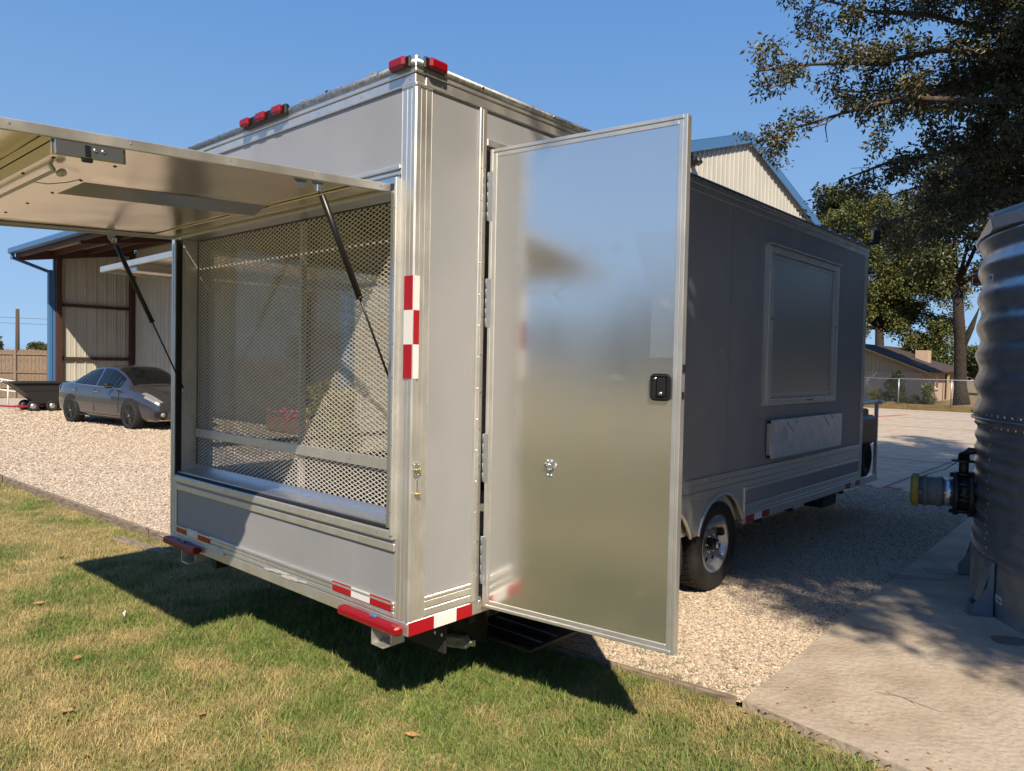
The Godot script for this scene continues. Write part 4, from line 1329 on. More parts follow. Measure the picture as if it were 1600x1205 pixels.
func front_deck() -> void:
	var st := S()
	bar(st, V(-TW + 0.25, 0.42, -TL), V(-1.28, 0.42, -8.6), 0.10, 0.07, Vector3.UP, 0.005)
	bar(st, V(-0.25, 0.42, -TL), V(-1.20, 0.42, -8.6), 0.10, 0.07, Vector3.UP, 0.005)
	bb(st, V(-TW + 0.2, 0.395, -7.50), V(-0.12, YB - 0.01, -7.42), 0.005)
	bb(st, V(-0.19, 0.395, -7.42), V(-0.12, YB - 0.01, -TL - 0.01), 0.005)
	build("tongue_frame", st, M.trim_aluminium, trailer)
	part("deck_plate", M.trim_aluminium, [[V(-TW + 0.2, YB - 0.01, -7.5), V(-0.12, YB + 0.006, -TL - 0.01)]])
	part("rack_frame", M.trim_aluminium, [[V(-0.165, YB, -7.49), V(-0.125, 1.32, -7.45), 0.004], [V(-TW + 0.2, YB, -7.49), V(-TW + 0.24, 1.32, -7.45), 0.004], [V(-TW + 0.16, 1.32, -7.53), V(-0.085, 1.365, -7.43), 0.005], [V(-0.175, 1.325, -7.43), V(-0.115, 1.36, -TL - 0.01), 0.004]])
	# two gas bottles strapped on the deck
	for k in 2:
		var b := thing("gas_bottle", ["black gas bottle on the trailer's front deck, nearer the rack post", "black gas bottle on the front deck, farther behind the rack post"][k], "gas bottle", V(-0.38 - k * 0.42, YB + 0.006, -6.86), 0, "gas bottles on the front deck")
		st = S(true)
		lathe(st, [Vector2(0.0, 0.0), Vector2(0.13, 0.0), Vector2(0.13, 0.03), Vector2(0.155, 0.05), Vector2(0.157, 0.42), Vector2(0.145, 0.50), Vector2(0.09, 0.56), Vector2(0.03, 0.58), Vector2(0.0, 0.58)], 28)
		build("bottle_body", st, M.black_plastic, b)
		st = S(true)
		lathe(st, [Vector2(0.10, 0.55), Vector2(0.105, 0.70), Vector2(0.095, 0.70), Vector2(0.092, 0.55)], 20, Transform3D(), 0.6, TAU - 0.6)
		build("collar", st, M.black_plastic, b)
		st = S(true)
		cyl(st, V(0, 0.57, 0), V(0, 0.66, 0), 0.018, -1, 10)
		cyl(st, V(0, 0.66, 0), V(0, 0.68, 0), 0.032, -1, 12)
		cyl(st, V(0, 0.63, 0), V(0.07, 0.63, 0.02), 0.012, -1, 8)
		build("valve", st, M.brass, b)
	# spare wheel standing on the deck and the tongue jack
	st = S(true)
	var xf := Transform3D(Basis(V(0, 0, 1), V(1, 0, 0), V(0, 1, 0)), V(-0.15, 0.70, -6.98))
	lathe(st, [Vector2(0.10, -0.03), Vector2(0.12, 0.05), Vector2(0.17, 0.062), Vector2(0.21, 0.05), Vector2(0.225, 0.0), Vector2(0.21, -0.05), Vector2(0.12, -0.05)], 32, xf)
	lathe(st, [Vector2(0.0, 0.02), Vector2(0.10, 0.03), Vector2(0.12, 0.05)], 24, xf)
	tag(build("spare_tyre", st, M.rubber), "small black tyre standing on deck at trailer's front end", "tyre")
	st = S()
	bb(st, V(-0.32, 0.86, -7.28), V(-0.08, 1.20, -6.66), 0.04)
	bb(st, V(-0.27, 1.18, -7.10), V(-0.12, 1.28, -6.80), 0.02)
	var bx := build("battery_box", st, M.black_plastic)
	tag(bx, "black equipment box on the front deck under the rack rail", "equipment box")
	st = S()
	bb(st, V(-0.29, 0.469, -7.15), V(-0.26, 0.87, -7.12), 0.004)
	bb(st, V(-0.29, 0.469, -6.80), V(-0.26, 0.87, -6.77), 0.004)
	build("leg", st, M.black_steel, bx)
	st = S(true)
	cyl(st, V(-1.24, 0.12, -8.35), V(-1.24, 1.0, -8.35), 0.035, -1, 12)
	cyl(st, V(-1.24, 0.0, -8.35), V(-1.24, 0.12, -8.35), 0.09, 0.05, 12)
	build("tongue_jack", st, M.black_steel, trailer)

# ---------------------------------------------------------------- metal shop building with its lean-to
# ribbed sheet on a wall: s runs along u from o, ribs stand out along n, top(s) gives the height of the sheet
func ribbed(o: Vector3, u: Vector3, n: Vector3, length: float, y0: float, top: Callable) -> SurfaceTool:
	var st := S()
	var pts := []
	var s := 0.0
	while s < length:
		for q in [[0.0, 0.0], [0.10, 0.0], [0.115, 0.007], [0.125, 0.007], [0.14, 0.0], [0.175, 0.0], [0.19, 0.007], [0.20, 0.007], [0.215, 0.0], [0.24, 0.0], [0.262, 0.030], [0.283, 0.030]]:
			if s + q[0] <= length: pts.append([s + q[0], q[1]])
		s += 0.305
	pts.append([length, 0.0])
	for i in pts.size() - 1:
		var a: Vector3 = o + u * pts[i][0] + n * pts[i][1]
		var b: Vector3 = o + u * pts[i + 1][0] + n * pts[i + 1][1]
		var ta: float = top.call(pts[i][0])
		var tb: float = top.call(pts[i + 1][0])
		quad(st, V(a.x, y0, a.z), V(b.x, y0, b.z), V(b.x, tb, b.z), V(a.x, ta, a.z), n)
	return st

func shop_building() -> void:
	var t := thing("metal_shop", "cream ribbed metal shop with blue trim and open lean-to along its side", "building", V(-8.4, 0, -8.1))
	var o := t.position
	var xl := -24.2
	var xr := -8.4
	var ridge := 9.47
	var zr := -21.5
	var gable_top := func(s: float) -> float:
		var z := -5.7 - s
		if z > -8.1: return 5.0 + (-5.7 - z) * 0.16
		return ridge - 0.30 * absf(z - zr)
	var sub := func(p: Vector3) -> Vector3: return p - o
	var gw := build("gable_wall", ribbed(sub.call(V(xr, 0, -5.7)), Vector3.FORWARD, Vector3.RIGHT, 27.6, 0.0, gable_top), M.cream_sheet, t)
	gw.position = Vector3.ZERO
	var st := S()
	bb(st, sub.call(V(xl + 0.1, 0.0, -8.30)), sub.call(V(xr - 0.02, 5.4, -8.16)))
	bb(st, sub.call(V(xl + 0.1, 0.0, -33.3)), sub.call(V(xl + 0.2, 5.4, -8.3)))
	build("inner_core", st, M.cream_sheet, t)
	build("side_wall", ribbed(sub.call(V(xl + 0.1, 0, -8.1)), Vector3.RIGHT, Vector3.BACK, xr - xl - 0.1, 0.0, func(_s: float) -> float: return 5.3), M.cream_sheet, t)
	build("end_wall", ribbed(sub.call(V(xl, 0, -5.72)), Vector3.FORWARD, Vector3.RIGHT, 2.4, 0.0, func(s: float) -> float: return 5.0 + s * 0.16), M.cream_sheet, t)
	for y in [1.597, 3.312]:
		st = S()
		bb(st, sub.call(V(xl + 0.03, y - 0.05, -8.05)), sub.call(V(xl + 0.09, y + 0.05, -5.78)), 0.004)
		build("girt", st, M.red_oxide, t)
	for p in [[xl + 0.14, -5.78, 4.85], [xl + 0.14, -8.0, 5.2], [-13.37, -7.98, 5.2], [xr - 0.15, -5.80, 4.85]]:
		st = S()
		bb(st, sub.call(V(p[0] - 0.075, 0, p[1] - 0.075)), sub.call(V(p[0] + 0.075, p[2], p[1] + 0.075)), 0.008)
		build("column", st, M.red_oxide, t)
	# lean-to roof: sheet, rafters across, purlins along
	var slope := atan(0.16)
	var rx := Basis(Vector3.RIGHT, slope)
	st = S()
	box(st, sub.call(V((xl + xr) / 2, 5.14, -6.37)), V(xr - xl + 0.5, 0.03, 3.75), 0, rx)
	build("lean_to_roof", st, M.roof_soffit, t)
	st = S()
	box(st, sub.call(V((xl + xr) / 2, 5.162, -6.37)), V(xr - xl + 0.56, 0.012, 3.8), 0, rx)
	build("roof_skin", st, M.blue_roof, t)
	for x in [xl + 0.10, -18.8, -13.37, xr - 0.15]:
		st = S()
		box(st, sub.call(V(x, 4.985, -6.35)), V(0.16, 0.26, 3.4), 0.006, rx)
		build("rafter", st, M.red_oxide, t)
	for k in 4:
		var z := -4.72 - k * 0.95
		var yz := 5.02 + 0.16 * (-5.7 - z)
		st = S()
		bb(st, sub.call(V(xl - 0.15, yz - 0.17, z - 0.05)), sub.call(V(xr + 0.1, yz - 0.005, z + 0.05)), 0.004)
		build("purlin", st, M.red_oxide, t)
	st = S()
	bb(st, sub.call(V(xl - 0.24, 4.80, -4.66)), sub.call(V(xr + 0.25, 4.97, -4.48)), 0.02)
	var gt := build("gutter", st, M.blue_trim, t)
	for x in [xl - 0.08, xr + 0.02]:
		st = S()
		bb(st, sub.call(V(x - 0.05, 4.62, -4.62)), sub.call(V(x + 0.05, 4.80, -4.52)), 0.01)
		bar(st, sub.call(V(x, 4.68, -4.56)), sub.call(V(x, 4.33, -5.60)), 0.10, 0.09, Vector3.RIGHT, 0.01)
		bar(st, sub.call(V(x, 4.40, -5.59)), sub.call(V(x, 0.22, -5.59)), 0.17, 0.11, Vector3.RIGHT, 0.012)
		build("downspout", st, M.blue_trim, gt)
	st = S()
	bb(st, sub.call(V(xl - 0.06, 0.0, -5.76)), sub.call(V(xl + 0.05, 4.9, -5.66)), 0.004)
	build("corner_trim", st, M.blue_trim, t)
	st = S()
	bb(st, sub.call(V(xr - 0.04, 0.0, -5.76)), sub.call(V(xr + 0.05, 4.9, -5.64)), 0.004)
	build("corner_trim", st, M.blue_trim, t)
	# main roof and rake trim
	for sgn in [1.0, -1.0]:
		var run: float = 13.6 if sgn > 0 else 11.9
		var z1: float = zr + sgn * run
		var y1 := ridge - 0.30 * run
		st = S()
		quad(st, sub.call(V(xl - 0.3, ridge + 0.06, zr)), sub.call(V(xr + 0.17, ridge + 0.06, zr)), sub.call(V(xr + 0.17, y1 + 0.06, z1)), sub.call(V(xl - 0.3, y1 + 0.06, z1)), Vector3.UP)
		build("main_roof", st, M.blue_roof, t)
		st = S()
		bar(st, sub.call(V(xr + 0.14, ridge - 0.10, zr)), sub.call(V(xr + 0.14, y1 - 0.10, z1)), 0.34, 0.05, Vector3.UP, 0.01)
		build("rake_trim", st, M.blue_trim, t)
		st = S()
		bar(st, sub.call(V(xr + 0.07, ridge - 0.06, zr)), sub.call(V(xr + 0.07, y1 - 0.06, z1)), 0.12, 0.02, Vector3.RIGHT)
		build("rake_soffit", st, M.roof_soffit, t)
	st = S()
	bb(st, sub.call(V(xr, 7.70, -17.94)), sub.call(V(xr + 0.14, 7.96, -17.70)), 0.02)
	box(st, sub.call(V(xr + 0.20, 7.78, -17.82)), V(0.2, 0.16, 0.26), 0.03, Basis(Vector3.BACK, 0.5))
	build("wall_lamp", st, M.black_plastic, t)

func house() -> void:
	var t := thing("brick_house", "low tan brick house with brown shingle roof across the road", "house", V(-11.55, -0.54, -59.0))
	# local: x to the left is negative, z backwards is negative
	var st := S()
	bb(st, V(-9.0, 0, -12.0), V(0, 2.2, 0))
	build("brick_wall", st, M.house_brick, t)
	st = S()
	prism(st, PackedVector2Array([Vector2(-9.0, 2.2), Vector2(0.0, 2.2), Vector2(0.0, 2.34), Vector2(-4.5, 4.14), Vector2(-9.0, 2.34)]), 11.9, Transform3D(Basis(), V(0, 0, -11.95)))
	var gb := build("gable_siding", st, M.house_siding, t)
	for k in 29:
		st = S()
		var x := -8.7 + k * 0.30
		bb(st, V(x - 0.02, 2.2, -0.05), V(x + 0.02, 2.30 + 0.4 * (4.5 - absf(x + 4.5)), -0.032))
		build("batten", st, M.house_siding, gb)
	for s in [1.0, -1.0]:
		st = S()
		var b := Basis(Vector3.BACK, -s * atan(0.4))
		box(st, V(-4.5 + s * 2.55, 3.29, -6.0), V(5.6, 0.12, 13.2), 0.01, b)
		build("roof", st, M.shingle, t)
		st = S()
		box(st, V(-4.5 + s * 2.55, 3.20, 0.56), V(5.6, 0.2, 0.05), 0.01, b)
		build("rake_board", st, M.house_siding, t)
	st = S()
	bb(st, V(-2.1, 2.5, -7.4), V(-1.1, 4.0, -6.5), 0.02)
	build("chimney", st, M.house_brick, t)
	for z in [-2.0, -4.4]:
		st = S()
		bb(st, V(-0.05, 0.95, z - 0.4), V(0.03, 2.0, z + 0.4), 0.01)
		var w := build("window", st, M.white_pvc, t)
		st = S()
		bb(st, V(0.02, 1.02, z - 0.33), V(0.04, 1.48, z + 0.33))
		bb(st, V(0.02, 1.52, z - 0.33), V(0.04, 1.95, z + 0.33))
		build("pane", st, M.window_dark, w)
		st = S()
		bb(st, V(0, 0.86, z - 0.46), V(0.10, 0.95, z + 0.46), 0.01)
		build("sill", st, M.house_brick, w)
	st = S()
	bb(st, V(-0.05, 0.05, -8.2), V(0.03, 2.1, -7.2), 0.01)
	build("door", st, M.dark_void, t)
	for z in [-6.2, -9.2]:
		st = S()
		bb(st, V(0.35, 0, z - 0.07), V(0.5, 2.1, z + 0.07), 0.01)
		build("porch_post", st, M.house_siding, t)

# ---------------------------------------------------------------- corrugated tank
func tank() -> void:
	var c := V(3.27, 0.03, -4.9)
	var t := thing("corrugated_tank", "round corrugated zinc water tank on slab at right edge", "tank", c)
	var prof := [Vector2(1.9, 0.0), Vector2(1.9, 0.34)]
	var y := 0.36
	while y < 1.37:
		prof.append(Vector2(1.897 + 0.009 * sin((y - 0.36) / 0.104 * TAU), y))
		y += 0.013
	var st := S(true)
	lathe(st, prof, 120)
	build("lower_ring", st, M.tank_steel, t)
	prof = []
	y = 1.35
	while y < 2.69:
		prof.append(Vector2(1.908 + 0.015 * sin((y - 1.35) / 0.213 * TAU), y))
		y += 0.017
	prof.append(Vector2(1.90, 2.70))
	st = S(true)
	lathe(st, prof, 120)
	build("upper_ring", st, M.tank_steel, t)
	st = S(true)
	lathe(st, [Vector2(1.9, 1.345), Vector2(1.935, 1.35), Vector2(1.935, 1.362), Vector2(1.9, 1.367)], 120)
	build("lap_seam", st, M.tank_steel, t)
	var dir := func(deg: float) -> Vector3: return V(cos(deg_to_rad(deg)), 0, sin(deg_to_rad(deg)))
	st = S()
	for k in 9:
		for j in 2:
			var d: Vector3 = dir.call(152.6 - j * 1.15)
			dome(st, d * 1.908 + V(0, 0.40 + k * 0.104 + j * 0.052, 0), d, 0.011)
	for k in 40:
		var d: Vector3 = dir.call(100.0 + k * 2.6)
		dome(st, d * 1.93 + V(0, 1.395, 0), d, 0.010)
		dome(st, d * 1.905 + V(0, 1.31, 0), d, 0.010)
	stuff(build("bolt", st, M.chrome_screw, t))
	# ten-sided roof, each sheet with a folded edge
	for k in 10:
		var a: Vector3 = dir.call(148.0 + k * 36.0)
		var b: Vector3 = dir.call(148.0 + k * 36.0 + 36.0)
		st = S()
		var r := 2.01
		var ym := 2.765
		var m := (a + b).normalized()
		quad(st, a * r + V(0, ym, 0), b * r + V(0, ym, 0), b * 0.3 + V(0, ym + 0.62, 0), a * 0.3 + V(0, ym + 0.62, 0), Vector3.UP)
		quad(st, a * r + V(0, ym - 0.07, 0) - m * 0.02, b * r + V(0, ym - 0.07, 0) - m * 0.02, b * r + V(0, ym, 0), a * r + V(0, ym, 0), m)
		quad(st, a * r + V(0, ym - 0.07, 0) - m * 0.02, b * r + V(0, ym - 0.07, 0) - m * 0.02, b * (r - 0.06) + V(0, ym - 0.075, 0), a * (r - 0.06) + V(0, ym - 0.075, 0), Vector3.DOWN)
		var rf := build("roof_sheet", st, M.tank_roof, t)
		st = S()
		bar(st, a * (r + 0.002) + V(0, ym + 0.012, 0), a * 0.3 + V(0, ym + 0.632, 0), 0.05, 0.03, a.cross(Vector3.UP), 0.006)
		build("roof_rib", st, M.tank_roof, rf)
	st = S(true)
	lathe(st, [Vector2(1.88, 2.695), Vector2(1.94, 2.687)], 60)
	build("eave_soffit", st, M.tank_steel, t)
	# anchor brackets round the base
	for deg in [148.6, 112.0, 184.0, 220.0]:
		var d: Vector3 = dir.call(deg)
		var b := Basis(d, Vector3.UP, d.cross(Vector3.UP))
		st = S()
		prism(st, PackedVector2Array([Vector2(0.0, 0.0), Vector2(0.13, 0.0), Vector2(0.13, 0.07), Vector2(0.045, 0.20), Vector2(0.02, 0.38), Vector2(0.0, 0.38)]), 0.006, Transform3D(b, d * 1.908 - b.z * 0.05))
		prism(st, PackedVector2Array([Vector2(0.0, 0.0), Vector2(0.13, 0.0), Vector2(0.13, 0.07), Vector2(0.045, 0.20), Vector2(0.02, 0.38), Vector2(0.0, 0.38)]), 0.006, Transform3D(b, d * 1.908 + b.z * 0.044))
		box(st, d * 1.985 + V(0, 0.005, 0), V(0.15, 0.010, 0.12), 0.002, b)
		box(st, d * 1.958 + V(0, 0.24, 0), V(0.008, 0.30, 0.094), 0.001, b * Basis(Vector3.BACK, 0.26))
		box(st, d * 2.036 + V(0, 0.045, 0), V(0.008, 0.07, 0.094), 0.001, b)
		var br := build("anchor_bracket", st, M.tank_bracket, t)
		st = S(true)
		cyl(st, d * 2.03 + V(0, 0.0, 0), d * 2.03 + V(0, 0.035, 0), 0.009, -1, 8)
		build("anchor_bolt", st, M.chrome_screw, br)
	# level gauge words on the wall
	for k in 2:
		var deg: float = [152.9, 145.4][k]
		var d: Vector3 = dir.call(deg)
		var b := Basis(d.cross(Vector3.UP) * -1.0, Vector3.UP, d)
		b = b * Basis(Vector3.BACK, -0.10)
		var at: Vector3 = d * ([1.93, 1.903][k]) + V(0, [2.372, 0.14][k], 0)
		st = S()
		box(st, at, V(0.085, 0.05, 0.002), 0, b)
		var lb := build("level_label", st, M.label_white, t)
		var tm := TextMesh.new()
		tm.text = ["Full", "Empty"][k]
		var f := SystemFont.new()
		f.font_names = PackedStringArray(["Droid Sans"])
		tm.font = f
		tm.font_size = 24
		tm.pixel_size = 0.0011 if k == 1 else 0.0014
		tm.depth = 0.001
		tm.material = M.label_ink
		var tx := MeshInstance3D.new()
		tx.mesh = tm
		tx.name = "lettering"
		tx.transform = Transform3D(b, at + d * 0.002)
		lb.add_child(tx)
	# outlet valve: flange, body, galvanised nipple, hose coupling, yellow cap
	var d: Vector3 = dir.call(167.0)
	var vb := Node3D.new()
	vb.name = "outlet_valve"
	t.add_child(vb)
	vb.transform = Transform3D(Basis(Vector3.UP.cross(d) * 1.0, d, Vector3.UP.cross(d).cross(d)), d * 1.90 + V(0, 0.75, 0))
	st = S(true)
	lathe(st, [Vector2(0, 0.0), Vector2(0.175, 0.0), Vector2(0.175, 0.035), Vector2(0.14, 0.038), Vector2(0.14, 0.10), Vector2(0.17, 0.102), Vector2(0.17, 0.135), Vector2(0.10, 0.138)], 36)
	for k in 8:
		var a := TAU * k / 8 + 0.2
		cyl(st, V(cos(a) * 0.152, -0.01, sin(a) * 0.152), V(cos(a) * 0.152, 0.16, sin(a) * 0.152), 0.014, -1, 8)
	build("valve_body", st, M.black_plastic, vb)
	var inv: Transform3D = vb.transform.affine_inverse()
	st = S(true)
	var mid: Vector3 = vb.transform * V(0, 0.07, 0)
	cyl(st, inv * (mid + V(0, 0.12, 0)), inv * (mid + V(0, 0.30, 0)), 0.034, -1, 12)
	cyl(st, inv * (mid + V(0, 0.25, 0)), inv * (mid + V(0, 0.262, 0)), 0.085, -1, 16)
	tube(st, [inv * (mid + V(0, 0.26, 0)), inv * (mid + V(0, 0.30, 0)), inv * (mid + d * -0.03 + V(0, 0.335, 0)), inv * (mid + d * -0.14 + V(0, 0.342, 0))], [0.045, 0.042, 0.03, 0.016], 10)
	build("valve_handle", st, M.black_plastic, vb)
	st = S(true)
	lathe(st, [Vector2(0.10, 0.13), Vector2(0.108, 0.135), Vector2(0.108, 0.21), Vector2(0.1, 0.21)], 32)
	build("pipe_nipple", st, M.zinc_plated, vb)
	st = S(true)
	lathe(st, [Vector2(0.09, 0.205), Vector2(0.118, 0.207), Vector2(0.118, 0.24), Vector2(0.112, 0.245), Vector2(0.112, 0.315), Vector2(0.122, 0.318), Vector2(0.122, 0.34), Vector2(0.112, 0.342), Vector2(0.112, 0.375), Vector2(0.1, 0.375)], 32)
	for a in [0.0, PI]:
		cyl(st, V(cos(a) * 0.10, 0.36, sin(a) * 0.10), V(cos(a) * 0.15, 0.36, sin(a) * 0.15), 0.018, -1, 8)
	build("hose_coupling", st, M.valve_grey, vb)
	st = S(true)
	lathe(st, [Vector2(0.11, 0.372), Vector2(0.131, 0.374), Vector2(0.128, 0.415), Vector2(0.10, 0.43), Vector2(0.0, 0.432)], 12)
	build("yellow_cap", st, M.cap_yellow, vb)
	st = S(true)
	tube(st, [V(0.06, 0.39, -0.10), V(0.06, 0.30, -0.145), V(0.03, 0.20, -0.18), V(0, 0.12, -0.24)], [0.004], 6)
	build("cap_tether", st, M.seam, vb)
	# hanging level float
	var g := thing("level_float", "red and grey level float hanging on wire beside the tank", "tank gauge", V(1.293, 2.475, -5.168))
	st = S(true)
	lathe(st, [Vector2(0.0, 0.0), Vector2(0.062, 0.0), Vector2(0.062, 0.068), Vector2(0.0, 0.068)], 24)
	build("float_drum", st, M.red_lens, g)
	st = S(true)
	lathe(st, [Vector2(0.065, -0.006), Vector2(0.065, 0.004), Vector2(0.06, 0.004)], 24)
	lathe(st, [Vector2(0.065, 0.066), Vector2(0.067, 0.074), Vector2(0.028, 0.108), Vector2(0.0, 0.11)], 24)
	build("float_cap", st, M.valve_grey, g)
	st = S(true)
	cyl(st, V(0, 0.108, 0), V(0, 0.25, 0), 0.0022, -1, 6)
	build("hanging_wire", st, M.rim_silver, g)
	st = S()
	bar(st, V(0, 0.25, 0), V(0.16, 0.24, 0.0), 0.02, 0.02, Vector3.UP, 0.003)
	build("wire_arm", st, M.tank_roof, g)

# ---------------------------------------------------------------- parked sedan
const CAR := [[-2.30, 0.60, 0.42, 0.86, 0.93, 0.46], [-2.24, 0.74, 0.30, 0.93, 0.99, 0.56], [-2.05, 0.84, 0.24, 0.98, 1.04, 0.64], [-1.75, 0.875, 0.22, 1.0, 1.075, 0.65], [-1.45, 0.89, 0.21, 1.0, 1.17, 0.61], [-1.0, 0.90, 0.20, 0.985, 1.35, 0.585], [-0.55, 0.90, 0.19, 0.97, 1.455, 0.58], [-0.1, 0.90, 0.18, 0.955, 1.492, 0.58], [0.25, 0.90, 0.18, 0.945, 1.465, 0.58], [0.55, 0.90, 0.18, 0.935, 1.36, 0.59], [0.85, 0.895, 0.18, 0.925, 1.20, 0.61], [1.12, 0.89, 0.18, 0.91, 1.03, 0.66], [1.5, 0.885, 0.18, 0.87, 0.975, 0.64], [1.85, 0.865, 0.19, 0.80, 0.90, 0.62], [2.08, 0.81, 0.20, 0.72, 0.81, 0.58], [2.24, 0.70, 0.22, 0.62, 0.69, 0.50], [2.31, 0.56, 0.27, 0.52, 0.56, 0.40]]

func car_row(x: float) -> Array:
	for i in CAR.size() - 1:
		if x <= CAR[i + 1][0]:
			var f: float = clampf((x - CAR[i][0]) / (CAR[i + 1][0] - CAR[i][0]), 0, 1)
			var r := []
			for k in 6: r.append(lerpf(CAR[i][k], CAR[i + 1][k], f))
			return r
	return CAR[-1]

func car_ring(x: float) -> Array:
	var r := car_row(x)
	var w: float = r[1]
	var b: float = r[2]
	var l: float = r[3]
	var t: float = r[4]
	var wt: float = r[5]
	return [V(x, b, 0), V(x, b, w * 0.84), V(x, b + 0.10, w * 0.975), V(x, lerpf(b, l, 0.48), w), V(x, l - 0.16, w * 0.992), V(x, l - 0.05, w * 0.965), V(x, l, w * 0.92), V(x, t - 0.055, wt), V(x, t - 0.012, wt * 0.72), V(x, t, wt * 0.35), V(x, t + 0.002, 0)]

func car_patch(xs: Array, k0: int, k1: int, f0: float, f1: float, side: float, off: float) -> SurfaceTool:
	# a strip of the body's skin between ring points k0 and k1, set proud of it
	var st := S()
	for i in xs.size() - 1:
		var c := []
		for x in [xs[i], xs[i + 1]]:
			var r := car_ring(x)
			c.append((r[k0] as Vector3).lerp(r[k1], f0))
			c.append((r[k0] as Vector3).lerp(r[k1], f1))
		var n: Vector3 = (c[1] - c[0]).cross(c[2] - c[0]).normalized()
		if n.z < 0 and absf(n.z) > 0.1 or (absf(n.z) <= 0.1 and n.y < 0): n = -n
		var q := []
		for p in c:
			var v: Vector3 = p + n * off
			q.append(V(v.x, v.y, v.z * side))
		quad(st, q[0], q[2], q[3], q[1], V(n.x, n.y, n.z * side))
	return st

